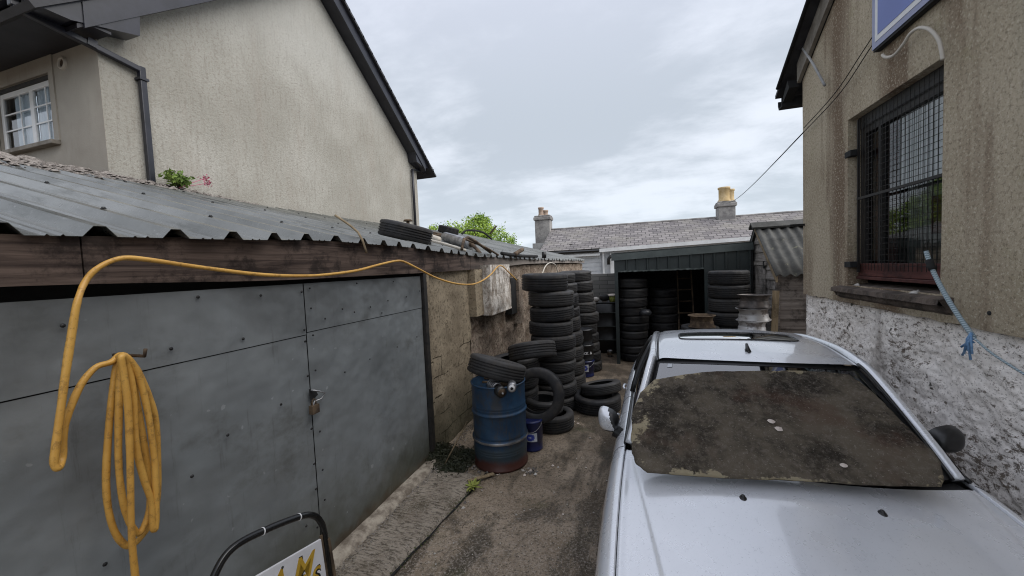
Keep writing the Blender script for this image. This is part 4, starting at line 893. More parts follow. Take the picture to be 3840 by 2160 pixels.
def stack(x, y, heights, where, group, lean=(0, 0), jit=.026, rr=1, z0=0, wob=.032, seed=1, offs=None):
    rnd = random.Random(seed); z = z0; n = len(heights)
    for i, h in enumerate(heights):
        k = min(range(4), key=lambda q: abs(TW[q] - h)); s = h / (TW[k] * 1.05)
        rs = rr * rnd.uniform(.96, 1.03)
        nm = 'topmost' if i == n - 1 else (ORD[i] + (' up' if i else ''))
        ox = offs[i] if offs else 0
        tyre(x + lean[0] * z + rnd.uniform(-jit, jit) + ox, y + lean[1] * z + rnd.uniform(-jit, jit), z + h / 2,
             ('black tyre, ' + nm + ' in ' + where), k, (rnd.uniform(-wob, wob), rnd.uniform(-wob, wob), rnd.uniform(0, 6)), (rs * rnd.uniform(.985, 1.015), rs, s * .985), group)
        z += h
    return z
stack(-1.20, 5.60, [.20, .19, .17, .16, .17, .20, .21, .215, .225, .255], 'the tall stack beside the stone pier', 'tyres in the stack by the stone pier', seed=3, offs=[.06, .06, .04, .05, .03, .02, .02, .015, 0, -.045])
stack(-1.21, 6.55, [.25, .24, .25, .24, .25, .17, .24, .17 + .0, .17], 'the stack squeezed behind the tall left stack', 'tyres in the half hidden stack', seed=5, rr=.98, offs=[.04, .03, .03, .03, .02, .03, .01, 0, -.02])
stack(-1.00, 7.75, [.19, .19, .18, .19, .20, .21, .21, .20, .21, .205], 'the far end stack left of the black tank', 'tyres in the stack before the black tank', seed=9, rr=.97, lean=(-.03, 0), offs=[.07, .06, .05, .03, .02, .02, .01, 0, -.02, -.04])
stack(-.02, 8.66, [.17, .16, .155, .16, .165, .16, .19, .20, .20, .20], 'the stack just inside the green store entrance', 'tyres in the stack at the store entrance', seed=11, rr=.98)
stack(.62, 9.3, [.185, .19, .18, .19, .19, .18, .185, .185], 'the stack left of the ladder in the dark store', 'tyres in the stack by the ladder', seed=12)
stack(1.57, 7.45, [.24, .24, .235, .235, .24, .235, .23, .24], 'the stack standing left of the wheel rims', 'tyres in the stack by the wheel rims', seed=14, jit=.01, wob=.008, rr=1.0)
stack(1.03, 7.1, [.2, .2, .2, .2, .19], 'the low stack behind the car roof', 'tyres in the low stack behind the car', seed=15, rr=.95)
# ground pair
tyre(-.56, 5.62, .105, 'lower tyre of the pair lying flat on the ground right of the stacks', 1, (0.02, 0, .4), (1.03, 1.03, .95))
tyre(-.50, 5.72, .275, 'crumpled upper tyre of the pair lying flat on the ground', 2, (-.20, .06, 1.1), (1.0, .93, .8))
# leaning ones around the drum
tyre(-1.13, 4.36, .575, 'open faced tyre leaning upright behind the blue drum', 0, (R(78), R(-14), R(8)), (1.0, 1.0, .95))
tyre(-1.30, 4.86, .985, 'tyre lying tilted on top of the upright leaning tyre', 1, (R(-15), R(-10), 0), (.95, .95, .92))
tyre(-1.06, 4.86, .10, 'tyre flat on the ground behind the small blue pail', 0, (0, 0, .3), (.86, .86, .95))
tyre(-1.19, 4.92, .27, 'tyre flat under the upright leaning tyre', 2, (.05, .04, .9), (.85, .85, .95))
tyre(-1.62, 5.02, .12, 'tyre on the ground between the drum and the stone pier', 1, (0, 0, .3)); tyre(-1.62, 5.02, .36, 'second tyre between the drum and the stone pier', 1, (.04, 0, .9)); tyre(-1.60, 5.0, .58, 'third tyre up between the drum and the stone pier', 0, (0, .03, 2))
tyre(-1.58, 5.0, .78, 'upper tyre between the drum and the stone pier', 0, (0, .03, 2.6))
# tyre on the metal roof
rt = tyre(-2.66, 4.16, rz(-2.66, 4.16) + .13, 'single black tyre lying on the grey green metal roof', 1, (0, math.atan(.264), .3), (.97, .97, .85))
rt2 = tyre(-4.9, 9.8, rz(-4.9, 9.8) + .16, 'far tyre lying on the metal roof in front of the tree', 0, (0, math.atan(.264), .3), (.9, .9, .9))

# ================================================================== DRUM, PAILS
def pail(x, y, z, r, h, mat, label, txt=None, lab=None, nm='oil_pail', cat_='pail', rz_=0):
    t = empty(nm, (x, y, z), label, cat_)
    mb = MB(); mb.lathe([(0, 0), (r * .94, 0), (r * .95, .012), (r * .93, .02), (r * .97, h * .35), (r * .99, h * .355), (r * .985, h * .66), (r * 1.0, h * .665), (r, h * .93), (r * 1.04, h * .94), (r * 1.04, h * .965), (r * 1.0, h * .97), (r * 1.0, h), (r * .9, h), (r * .88, h * .985), (0, h * .985)], (x, y, z), 40)
    b = mb.build('body', mat, t)
    mb = MB() if lab else None
    if lab: mb.tube([(x + math.cos(a) * r * 1.06, y + math.sin(a) * r * 1.06, z + h * .93 - .10 * math.sin((a - 3.4) / 2.7 * math.pi)) for a in [3.4 + i * .27 for i in range(11)]], .0025, 5); mb.build('handle', 'zinc', t)
    if lab:
        a0, a1, z0, z1 = lab; mb = MB(); mb.grid(lambda u, v: (x + math.cos(a0 + (a1 - a0) * u) * (r * 1.004), y + math.sin(a0 + (a1 - a0) * u) * (r * 1.004), z + h * (z0 + (z1 - z0) * v)), 14, 3)
        l_ = mb.build('label', 'label_white', t, fix=False)
        for q in range(9):
            mb = MB() if q == 0 else mb
            ca = a0 + (a1 - a0) * (.5 + .22 * math.cos(q * .7)); cz = z0 + (z1 - z0) * (.5 + .25 * math.sin(q * .7))
            mb.grid(lambda u, v, ca=ca, cz=cz: (x + math.cos(ca - .12 + .24 * u) * (r * 1.008), y + math.sin(ca - .12 + .24 * u) * (r * 1.008), z + h * (cz - .045 + .09 * v)), 3, 2)
        mb.build('emblem', 'label_blue', l_, fix=False)
    if txt:
        for i, ch in enumerate(txt):
            if ch == ' ': continue
            a = -2.05 + i * .235
            p = Vector((x + math.cos(a) * r * 1.003, y + math.sin(a) * r * 1.003, z + h * .42)); n = Vector((math.cos(a), math.sin(a), 0)); tx = Vector((-math.sin(a), math.cos(a), 0))
            M4 = Matrix(((tx.x, 0, n.x, p.x), (tx.y, 0, n.y, p.y), (0, 1, 0, p.z), (0, 0, 0, 1)))
            text_mesh(ch, .066, .001, 'tape', t, M4, bold=.002)
    return t
pail(-.91, 7.28, 0, .165, .30, 'navy', 'lowest oil pail of three stacked in front of the far tyres', lab=(-1.9, -1.1, .35, .8))
pail(-.91, 7.29, .302, .16, .30, 'pail', 'middle black oil pail with white lettering before the far tyres', txt='RACK A')
pail(-.92, 7.28, .604, .16, .29, 'pail', 'topmost black oil pail with a white mark before the far tyres', txt=' N')
pail(-1.17, 4.22, 0, .125, .35, 'navy', 'small dark blue pail with a printed label beside the large drum', lab=(-2.15, -.85, .34, .62))
pail(-1.02, 6.60, 0, .001, .01, 'navy', 'x') if False else None
dm = empty('steel_drum', (-1.41, 3.87, 0), 'large blue steel drum rusting at the base with car parts inside', 'drum'); dx, dy = -1.435, 3.87
mb = MB(); r = .288
pr = [(0, .02), (r - .012, .02), (r - .008, 0), (r + .006, .0), (r + .006, .018), (r - .002, .026)]
def hoop(z): return [(r, z - .022), (r + .005, z - .014), (r + .014, z - .005), (r + .014, z + .005), (r + .005, z + .014), (r, z + .022)]
for z in (.16, .185, .21): pr += [(r, z - .01), (r + .003, z), (r, z + .008)]
pr += hoop(.30)
for z in (.345,): pr += [(r, z - .01), (r + .003, z), (r, z + .01)]
pr += hoop(.585)
for z in (.63, .655): pr += [(r, z - .009), (r + .003, z), (r, z + .009)]
pr += [(r, .86), (r + .004, .875), (r + .009, .88), (r + .009, .892), (r, .895), (r - .006, .885), (r - .006, .3), (0, .3)]
def dent(k, j, rr): a = k / 64 * 2 * math.pi; return rr * (1 + .008 * fbm(math.cos(a) * 1.5, math.sin(a) * 1.5, j * .06, 3)) if 2 < j < len(pr) - 2 else rr
mb.lathe(pr, (dx, dy, 0), 64, fn=dent); mb.build('body', 'drum', dm)
mb = MB(); 
for z in (.30,): mb.lathe([(r + .0145, z - .012), (r + .017, z - .006), (r + .017, z + .006), (r + .0145, z + .012)], (dx, dy, 0), 64)
mb.build('rolling_hoop', 'steel', dm, fix=False)
tyre(dx - .02, dy + .04, 1.005, 'tyre resting tilted on top of the blue steel drum', 0, (R(-15), R(13), 0), (.98, .98, .95))
# car parts sticking out of the drum
sp_ = empty('coil_spring_strut', (-1.33, 3.66, .90), 'rusty coil spring strut poking out of the blue drum', 'car part')
mb = MB(); a = Vector((-1.47, 3.75, .89)); b = Vector((-1.29, 3.555, .865)); d = (b - a).normalized(); u = d.orthogonal().normalized(); w = d.cross(u)
mb.tube([a + d * (i / 80 * .17) + (u * math.cos(i * .38) + w * math.sin(i * .38)) * .052 for i in range(81)], .009, 7); mb.build('spring', 'steel', sp_)
mb = MB(); mb.tube([a, b], .03, 12); mb.tube([b - d * .05, b + d * .015], .056, 20); q_ = mb.build('damper', 'black', sp_)
mb = MB(); mb.tube([b + d * .016, b + d * .02], .040, 20); mb.tube([b + d * .02, b + d * .03], .02, 12); mb.build('top_mount', 'rust', sp_)
mb = MB(); mb.tube([b + d * .03, b + d * .05], .010, 8); mb.build('rod_end', 'zinc', sp_)
cj = empty('wheel_bearing', (-1.19, 3.62, .90), 'bright metal bearing ring poking out of the blue drum', 'car part')
a = Vector((-1.22, 3.70, .905)); b = Vector((-1.19, 3.60, .895)); mb = MB(); mb.tube([a, b], .045, 18); mb.build('housing', 'steel', cj)
d = (b - a).normalized(); mb = MB(); mb.tube([b, b + d * .008], .034, 20); mb.build('ring', 'tape', cj); mb = MB(); mb.tube([b + d * .008, b + d * .012], .015, 12); mb.build('bore', 'seam', cj)
mb = MB()
for k in range(14): 
    a = Vector((dx + random.uniform(-.2, .2), dy + random.uniform(-.2, .15), .80 + random.uniform(0, .09))); mb.tube([a, a + Vector((random.uniform(-.15, .15), random.uniform(-.15, .1), random.uniform(-.02, .05)))], random.uniform(.01, .03), 8)
tag(mb.build('scrap_metal', 'rust'), 'jumble of rusty scrap parts filling the blue drum', 'scrap', kind='stuff')

# black tank with things on top
tk = empty('black_storage_tank', (-.62, 9.5, 0), 'black ribbed storage tank standing in front of the grey block wall', 'tank')
mb = MB(); P = []
for z in [0, .02, .30, .32, .34, .62, .64, .66, .94, .96, .98, 1.14, 1.18]:
    P.append((z, .012 if z in (.32, .64, .96) else (-.04 if z in (0, 1.18) else 0)))
def f(u, v):
    z, e = P[round(v * (len(P) - 1))]; a = 2 * math.pi * u; c_, s_ = math.cos(a), math.sin(a); q = 1 / (abs(c_) ** 5 + abs(s_) ** 5) ** .2
    return (-.66 + (.29 + e) * c_ * q, 9.5 + (.34 + e) * s_ * q, z)
mb.grid(f, 48, len(P) - 1); mb.add([f(i / 48, 1) for i in range(48)], [tuple(range(48))]); mb.build('body', 'black', tk, fix=False)
mb = MB(); mb.box(-.9, -.42, 9.17, 9.82, 1.175, 1.2); mb.build('lid', 'black', tk, bevel=.01)
mb = MB()
for z in (.32, .64, .96): mb.box(-.94, -.38, 9.135, 9.15, z - .007, z + .007)
mb.build('rib', 'greenflash', tk)
mb = MB(); mb.lathe([(0, 0), (.08, 0), (.115, .03), (.125, .09), (.11, .13), (.09, .13), (.09, .1), (0, .1)], (-.66, 9.3, 1.235), 24); tag(mb.build('round_pot', 'rubber'), 'small round dark pot on top of the black tank', 'pot')
mb = MB(); mb.box(-.72, -.60, 9.25, 9.36, 1.202, 1.232); tag(mb.build('wood_block', 'shedwood'), 'flat grey block under the round pot on the black tank', 'block')
bw = empty('plastic_tub', (-.48, 9.30, 1.202), 'pale tub with yellow green side on the black tank', 'tub')
mb = MB(); mb.lathe([(0, 0), (.07, 0), (.09, .14), (.08, .14), (.06, .02), (0, .02)], (-.48, 9.3, 1.202), 24); mb.build('body', 'leafyellow', bw); mb = MB(); mb.lathe([(.11, .14), (.115, .155), (.10, .175), (.05, .185), (0, .187)], (-.48, 9.3, 1.202), 24); mb.build('lid', 'paper', bw)
mb = MB(); mb.lathe([(0, 0), (.05, .01), (.085, .05), (.075, .095), (.03, .12), (0, .122)], (-.86, 9.25, 1.202), 20); tag(mb.build('round_stone', 'stone'), 'round grey stone on the left corner of the black tank', 'stone')
mb = MB(); mb.lathe([(0, 0), (.10, .02), (.13, .09), (.08, .15), (0, .16)], (.22, 8.28, .98), 20); 
tag(mb.build('cloth_bundle', 'pail'), 'grey bundle pushed between the tyres at the store entrance', 'bundle')
cp = empty('coffee_can', (-.55, 8.9, 0), 'small metal can on the ground beside the garage post', 'can'); mb = MB(); mb.lathe([(0, .0), (.06, 0), (.06, .13), (.062, .14), (.055, .14), (.054, .13), (0, .13)], (-.55, 8.85, 0), 20); mb.build('body', 'steel', cp); mb = MB(); mb.lathe([(.0605, .04), (.061, .045), (.061, .1), (.0605, .105)], (-.55, 8.85, 0), 20); mb.build('label', 'rust', cp)

# ladder inside the store
ld = empty('ladder', (.98, 9.6, 0), 'grey ladder leaning inside the dark open store', 'ladder')
A0, A1, B0, B1 = Vector((.90, 8.75, 0)), Vector((.98, 9.7, 1.85)), Vector((1.22, 8.75, 0)), Vector((1.27, 9.7, 1.85))
for p, q in ((A0, A1), (B0, B1)): mb = MB(); mb.beam(p, q, .03, .06, (0, 1, 0)); mb.build('side_rail', 'rust', ld)
for k in range(7):
    t = .1 + k * .135; mb = MB(); mb.tube([A0.lerp(A1, t), B0.lerp(B1, t)], .015, 8); mb.build('rung', 'rust', ld)

# wheel rims
def rim_obj(x, y, z, label, mat='wheelsteel', sc=1, rot=(0, 0, 0), group='bare steel wheels in the stack by the shed'):
    t = bpy.data.objects.new('bare_wheel_disc', RIM); COL.objects.link(t); t.location = (x, y, z); t.scale = (sc, sc, 1); t.rotation_euler = rot; return tag(t, label, 'wheel', group)
mb = MB(); w = .085
mb.lathe([(.055, .02), (.09, .03), (.13, .035), (.15, .01), (.186, .0), (.190, -.01), (.192, -.05), (.200, -.065), (.206, -w), (.224, -w - .002), (.226, -w - .010), (.212, -w - .014), (.198, -w + .002), (.188, -.055), (.180, -.04), (.178, .0), (.180, .04), (.188, .055), (.198, w - .002), (.212, w + .014), (.226, w + .010), (.224, w + .002), (.206, w), (.180, .05), (.17, .02), (.15, .0), (.13, .02), (.09, .02), (.055, .012), (.055, .02)], (0, 0, 0), 56)
RIM = bpy.data.meshes.new('wheel_rim'); RIM.from_pydata(mb.v, [], mb.f); RIM.materials.append(M['wheelsteel'])
for p in RIM.polygons: p.use_smooth = True
bm = bmesh.new(); bm.from_mesh(RIM); bmesh.ops.recalc_face_normals(bm, faces=bm.faces); bm.to_mesh(RIM); bm.free(); RIM.set_sharp_from_angle(angle=R(35))
z = .10
RIMD = RIM.copy(); RIMD.materials[0] = M['wheeldark']
for i in range(8):
    nm = ['lowest', 'second from the ground', 'third from the ground', 'fourth from the ground', 'fifth from the ground', 'sixth from the ground', 'seventh from the ground', 'topmost'][i]
    rim_obj(1.70 + .012 * math.sin(i * 2.1) + (.0 if i < 6 else .012), 6.58 + .01 * math.cos(i * 3), z, 'steel wheel rim, ' + nm + ' in the stack by the shed', rot=(.05 * math.sin(i * 2.3), .05 * math.cos(i * 1.7), i), sc=[1, .97, 1.02, .98, 1.0, .95, 1.02, 1.0][i]).data = (RIMD if i in (1, 4, 7) else RIM); z += .192
rr = rim_obj(1.06, 6.95, 1.09, 'rusty wheel rim lying on the low tyre stack behind the car', sc=.93, group=None); rr.data = RIM.copy(); rr.data.materials[0] = M['rust']

# ================================================================== EXHAUST PARTS ETC ON THE ROOF
ex = empty('exhaust_silencer', (-2.9, 6.0, 2.6), 'rusty car exhaust with a grey silencer box lying on the metal roof', 'exhaust')
def onr(x, y, h): return Vector((x, y, rz(x, y) + .044 + h))
a, b = onr(-3.20, 6.25, .085), onr(-2.42, 5.62, .085); mb = MB(); d = (b - a).normalized()
mb.tube([a, a + d * .01, b - d * .01, b], .085, 24, rs=[.074, .085, .085, .074]); mb.build('silencer_box', 'steel', ex)
mb = MB(); mb.tube([b, b + d * .012], .07, 20, rs=[.05, .05]); mb.build('end_plate', 'rust', ex)
mb = MB(); mb.tube(cat([onr(-4.2, 6.9, .05), onr(-3.7, 6.6, .05), a]), .032, 10); mb.build('pipe', 'rust', ex); mb = MB(); mb.tube(cat([b, onr(-2.25, 5.45, .02), onr(-2.12, 5.30, -.05)]), .028, 10); mb.build('pipe', 'rust', ex)
def pipe(nm, pts, r, mat, label, cat_, k=5, n=8): mb = MB(); mb.tube(cat(pts, k), r, n); return tag(mb.build(nm, mat), label, cat_)
pipe('long_pipe', [onr(-4.5, 7.4, .07), onr(-3.6, 6.8, .09), onr(-2.8, 6.2, .06)], .03, 'rust', 'dark pipe lying behind the silencer on the metal roof', 'pipe')
pipe('cardboard_tube', [onr(-3.9, 6.1, .06), onr(-3.4, 5.75, .06), onr(-2.9, 5.45, .05)], .05, 'cream', 'pale tube on the metal roof beside the black tyre', 'tube')
pipe('bent_pipe', [onr(-3.15, 5.15, .03), onr(-2.6, 4.85, .04), onr(-2.3, 4.72, .03), onr(-2.12, 4.72, .015)], .020, 'cream', 'pale bent pipe running from the roof tyre to the eave', 'pipe')
pipe('angled_rod', [onr(-2.10, 4.55, .02), onr(-2.14, 4.85, .20), onr(-2.10, 5.6, .02)], .020, 'rust', 'rusty bent rod standing up in a V at the roof edge', 'rod', 3)
pipe('angled_rod', [onr(-2.25, 4.95, .17), onr(-2.10, 5.35, .10), onr(-2.03, 5.75, .0)], .016, 'rust', 'thin rusty rod lying beside the V shaped rod', 'rod', 3)
pipe('metal_strip', [onr(-2.02, 5.9, .03), onr(-1.96, 6.8, .02), onr(-1.9, 7.8, .03)], .03, 'black_matt', 'dark strip lying along the far roof edge', 'strip')
pipe('stub_pipe', [onr(-1.98, 6.45, .03), onr(-1.97, 6.95, .14)], .04, 'rust', 'short rusty pipe stub tilting up at the roof edge', 'pipe')
pipe('small_can', [onr(-1.86, 8.3, .0), onr(-1.86, 8.3, .14)], .05, 'black', 'small black can at the far roof edge', 'can', 1)
pipe('wooden_stick', [onr(-2.25, 2.52, .12) + Vector((0, 0, .02)), onr(-2.09, 2.58, .04), (-2.02, 2.58, 2.27)], .009, 'palewood', 'pale stick poking over the roof edge above the hose', 'stick', 3)
pv = empty('roof_vent_pipe', (-5.3, 9.6, rz(-5.3, 9.6)), 'small rusty vent pipe with a flat cap rising behind the roof tyre', 'vent')
mb = MB(); q = Vector((-5.3, 8.4, rz(-5.3, 8.4))); mb.tube([q, q + Vector((0, 0, .22))], .04, 10); mb.build('pipe', 'rust', pv); mb = MB(); mb.tube([q + Vector((0, 0, .22)), q + Vector((0, 0, .26))], .12, 14, rs=[.12, .09]); mb.build('cap', 'rust', pv)
pipe('wire_coil', [(-5.0, 10.9, rz(-5, 10.9) + .1), (-4.9, 11.1, rz(-5, 11) + .22), (-4.6, 11.6, rz(-4.7, 11.6) + .25), (-4.4, 11.9, rz(-4.4, 12) + .1)], .03, 'black_matt', 'black wire loop rising from the far part of the roof', 'wire')

# ================================================================== HOSE
hp = cat(HOSE, 6); mb = MB(); n = len(hp)
mb.tube(hp, .0145, 12, rs=[(.0100 if i < 90 else (.0105 if i < 132 else .0118)) * (1 + .02 * math.sin(i * 1.3) + .05 * math.sin(i * .37)) for i in range(n)]); hz = mb.build('hose', 'hose'); tag(hz, 'yellow hose coiled on the steel doors and run along the wooden fascia', 'hose')
mb = MB(); mb.tube([(-2.15, 1.045, 1.80), (-1.95, 1.045, 1.80), (-1.94, 1.045, 1.83)], .007, 8); mb.build('hook', 'rust', d1)
pipe('hose', HOSE_FAR, .012, 'cream', 'short arch of pale hose above the tall tyre stack', 'hose')

# ================================================================== PAVEMENT SIGN
fs = empty('forecourt_sign', (-1.66, 1.3, 0), 'white pavement sign with gold lettering in a black tube frame', 'sign')
def S(y, z): return (-1.72 + (.88 - z) * .10, y, z)
path = [S(1.01, .0), S(1.02, .6), S(1.04, .75), S(1.09, .86), S(1.18, .915), S(1.355, .885), S(1.527, .832), S(1.60, .79), S(1.638, .735), S(1.655, .65), S(1.645, .41), S(1.635, .0)]
mb = MB(); mb.tube(cat(path, 8), .0165, 14); fr = mb.build('frame', 'frame_black', fs)
for y in (1.315, 1.515): mb = MB(); a = Vector(S(y, .894 if y < 1.4 else .836)); mb.tube([a - Vector((0, .0025, -.0007)), a + Vector((0, .0025, -.0007))], .0185, 14); mb.build('tape_band', 'tape', fr)
mb = MB(); mb.prism([S(1.045, .12), S(1.612, .12), S(1.618, .648), S(1.06, .772)], (.012, 0, 0)); mb.build('panel', 'signwhite', fs, bevel=.002)
mb = MB(); mb.prism([S(1.612, .12), S(1.63, .12), S(1.634, .66), S(1.619, .66)], (.008, 0, 0)); mb.prism([S(1.66, .0), S(1.68, .0), S(1.67, .62), S(1.655, .62)], (.02, 0, 0)); mb.build('edge_strip', 'rust', fs)
def sign_txt(ch, y, z, size, mat, off, bold=0, sh=.25):
    base = Vector(S(y, z)) + Vector((.0125 + off, 0, 0)); up = (Vector(S(y, 1)) - Vector(S(y, 0))).normalized(); tx = Vector((0, .976, -.217)); up = (up - tx * up.dot(tx)).normalized(); nn = tx.cross(up)
    M4 = Matrix(((tx.x, up.x, nn.x, base.x), (tx.y, up.y, nn.y, base.y), (tx.z, up.z, nn.z, base.z), (0, 0, 0, 1))); text_mesh(ch, size, .0008, mat, fs, M4, shear=sh, bold=bold)
for ch, y, z, s in (('M', 1.405, .548, .165), ('A', 1.265, .579, .165), ('S', 1.50, .455, .13), ('E', 1.40, .477, .13)):
    sign_txt(ch, y + .006, z - .004, s, 'ink', .0005, .008); sign_txt(ch, y, z, s, 'gold', .0025, .001)
mb = MB(); mb.tube([Vector(S(1.375, .675)) + Vector((.012, 0, 0)), Vector(S(1.375, .675)) + Vector((.016, 0, 0))], .006, 8); mb.build('screw', 'greenclad', fs)

# ================================================================== GROUND LITTER
mb = MB(); stones(mb, 260, lambda: (random.uniform(-1.5, -.1) if random.random() < .6 else random.uniform(-2.0, -1.3), random.uniform(1.8, 7.0), .002), .003, .009); tag(mb.build('grit', 'stone'), 'loose grit scattered over the concrete', 'grit', kind='stuff')
sc_pts = [(-1.487, 2.98, .018), (-1.373, 3.56, .012), (-1.06, 3.70, .03), (-1.00, 3.66, .02), (-1.1, 3.62, .022), (-.86, 3.86, .018), (-.80, 3.84, .014), (-.95, 4.75, .03), (-.88, 4.72, .025), (-.84, 4.80, .022), (-.75, 5.0, .02), (-.82, 5.05, .022), (-.55, 4.6, .014), (-.52, 3.9, .012), (-.62, 3.1, .012), (-1.0, 3.0, .012), (-1.66, 3.42, .03), (-1.62, 3.45, .022)]
for i, (x, y, s) in enumerate(sc_pts):
    mb = MB(); stones(mb, 1, lambda: (x, y, .001), s, s); tag(mb.build('pale_stone', 'paper' if i % 3 else 'stone'), 'small pale stone or scrap lying on the yard concrete', 'stone', 'pale scraps lying on the concrete')
mb = MB(); mb.grid(lambda u, v: (-2.16 + .42 * u, 3.40 + .62 * v, .13 * math.sin(math.pi * v) * (1 - u) ** 1.2 + .02 * fbm(u * 9, v * 9, 1, 4)), 20, 26)
def lp():
    u = random.random() ** 1.3; v = min(1, max(0, random.gauss(.5, .22))); return (-2.16 + .46 * u, 3.40 + .62 * v, .13 * math.sin(math.pi * v) * max(0, 1 - u) ** 1.2 + random.uniform(0, .035))
leaves(mb, 1300, lp, .010, .028); leaves(mb, 160, lambda: (-1.88 + random.gauss(0, .07), 3.45 + random.gauss(0, .10), .01 + abs(random.gauss(0, .015))), .008, .022)
tag(mb.build('leaf_litter', 'leafdark', fix=False), 'dark heap of dead leaves in the corner between door and drum', 'leaves', kind='stuff')
mb = MB(); stones(mb, 160, lambda: (-1.78 + random.gauss(0, .14), 3.42 + random.gauss(0, .17), .003), .006, .022); tag(mb.build('rubble', 'parapet'), 'broken stones mixed in the corner by the drum', 'rubble', kind='stuff')
t = empty('ground_weed', (-1.50, 3.24, 0), 'yellow green weed growing from the joint in the concrete', 'weed'); mb = MB()
for k in range(26):
    a = random.uniform(0, 6.28); L = random.uniform(.05, .13); b0 = Vector((-1.52 + random.uniform(-.03, .03), 3.24, .035)); d = Vector((math.cos(a), math.sin(a), random.uniform(.15, .6))).normalized(); s = d.cross(UP).normalized() * .008
    p = [b0, b0 + d * L * .5 + s * 1.6, b0 + d * L - Vector((0, 0, .01)), b0 + d * L * .5 - s * 1.6]; mb.add(p, [(0, 1, 2, 3)])
mb.build('foliage', 'leafyellow', t, fix=False)
mb = MB(); leaves(mb, 330, lambda: (lambda y: (jx(y) + random.gauss(0, .025), y, .008 + abs(random.gauss(0, .006))))(random.choice([random.gauss(2.3, .18), random.gauss(3.1, .22), random.uniform(1.7, 3.4)])), .004, .012); tag(mb.build('moss', 'moss', fix=False), 'thin green moss growing along the joint in the concrete', 'moss', kind='stuff')
mb = MB(); mb.prism([(-1.60, 3.32, .042), (-1.42, 3.56, .012), (-1.39, 3.53, .012), (-1.57, 3.30, .042)], (0, 0, .012)); tag(mb.build('wood_scrap', 'palewood'), 'thin pale strip of wood lying left of the drum', 'wood scrap')
mb = MB(); mb.tube([(-1.96, 3.55, .05), (-1.80, 3.82, .42)], .008, 6); tag(mb.build('thin_stick', 'palewood'), 'thin stick leaning on the block wall by the leaf heap', 'stick')
mb = MB(); fb = leaves(mb, 26, lambda: (-1.06 + random.gauss(0, .045), 3.68 + random.gauss(0, .04), .01 + abs(random.gauss(0, .015))), .012, .03); tag(mb.build('dead_leaves', 'shedwood', fix=False), 'small cluster of dry leaves on the concrete right of the drum', 'leaves', kind='stuff')

mb = MB()
def dl():
    y = random.uniform(1.2, 3.55); return (-2.04 + abs(random.gauss(0, .035)), y, .036 + random.uniform(0, .012))
leaves(mb, 420, dl, .004, .013); stones(mb, 160, dl, .003, .010); tag(mb.build('door_debris', 'shedwood', fix=False), 'dirt and dry bits gathered along the door threshold', 'debris', kind='stuff')
mb = MB()
def wl_():
    y = random.uniform(3.8, 7.2); return (wx(y) + .06 + abs(random.gauss(0, .07)), y, .004 + random.uniform(0, .02))
leaves(mb, 420, wl_, .006, .018); stones(mb, 200, wl_, .004, .014); tag(mb.build('wall_debris', 'parapet', fix=False), 'grit and dead leaves gathered at the foot of the stone wall', 'debris', kind='stuff')
# ================================================================== CAR
car = empty('parked_car', (.7515, 2.9, 0), 'silver hatchback parked nose to the camera with a dirty board over its windscreen', 'car', (0, 0, -.045)); car['_local'] = 1
def L(x, yp, z): return Vector((x, yp - 2.9, z))
YS = [.60, .66, .80, 1.1, 1.4, 1.8, 2.1, 2.3, 3.0, 4.0, 4.6, 4.95, 5.08]
WS = [.58, .70, .80, .865, .885, .90, .905, .905, .905, .90, .875, .80, .72]
ZS = [.50, .60, .70, .80, .865, .915, .940, .952, .965, .985, .985, .93, .80]
WYS = (1.30, 4.02); WR = .345
def W(y): return hlerp(YS, WS, y)
def Z(y): return hlerp(YS, ZS, y)
def zarch(y):
    for c_ in WYS:
        if abs(y - c_) < WR: return .31 + math.sqrt(WR ** 2 - (y - c_) ** 2)
    return 0
for s in (-1, 1):
    mb = MB(); n = 150
    def prof(y):
        w, z = W(y), Z(y); za = zarch(y); b = [(w - .07, .20), (w - .02, .30), (w - .004, .45), (w, .60), (w - .003, z - .20), (w - .012, z - .11), (w - .034, z - .045), (w - .062, z - .012), (w - .092, z), (w - .100, z - .001), (w - .101, z - .02)]
        return [(x, max(q, min(za, z - .06))) for x, q in b]
    mb.grid(lambda u, v: (lambda y: L(s * prof(y)[round(v * 10)][0], y, prof(y)[round(v * 10)][1]))(.60 + 4.48 * u), n, 10)
    mb.build('fender_side', 'paint', car)
def zcen(y): return hlerp([.62, .72, .85, 1.1, 1.4, 1.8, 2.05, 2.3], [.56, .70, .78, .86, .922, .968, .985, .995], y)
def crease(y): return .775 - (2.28 - y) * .185
def bon(u, t):
    uu = abs(u); yf = .74 + .10 * uu ** 2.5; yr = 2.172 + .20 * uu ** 2.2; y = yf + (yr - yf) * t; hs = W(y) - .104
    x = hs * uu; f_ = x / hs; z = Z(y) - .001 + (zcen(y) - Z(y)) * (1 - f_ ** 2.3)
    cr = crease(y); k = max(0, min(1, (x - cr + .028) / .028)); z += -.012 * (k * k * (3 - 2 * k)) * min(1, (hs - x) / .04 if hs > x else 0)
    if hs - x < .006: z -= .012
    return L(math.copysign(x, u), y, z)
us = [-1 + 2 * i / 150 for i in range(151)]
mb = MB(); mb.grid(lambda u, v: bon(-1 + 2 * u, v), 170, 60); bo = mb.build('bonnet', 'paint', car, fix=False)
for i, (x, y) in enumerate(((-.245, 1.965), (.285, 2.0))):
    mb = MB(); hs = W(y) - .104; z = Z(y) + (zcen(y) - Z(y)) * (1 - (abs(x) / hs) ** 2.3)
    for (rr_, h0, h1) in ((.017, -.004, .006), (.010, .006, .013)):
        mb.grid(lambda u, v: L(x + math.cos(u * 6.2832) * rr_ * v, y + math.sin(u * 6.2832) * rr_ * 1.4 * v, z + h1 - (h1 - h0) * v ** 4), 16, 6)
    mb.build('washer_jet', 'black', bo)
mb = MB()
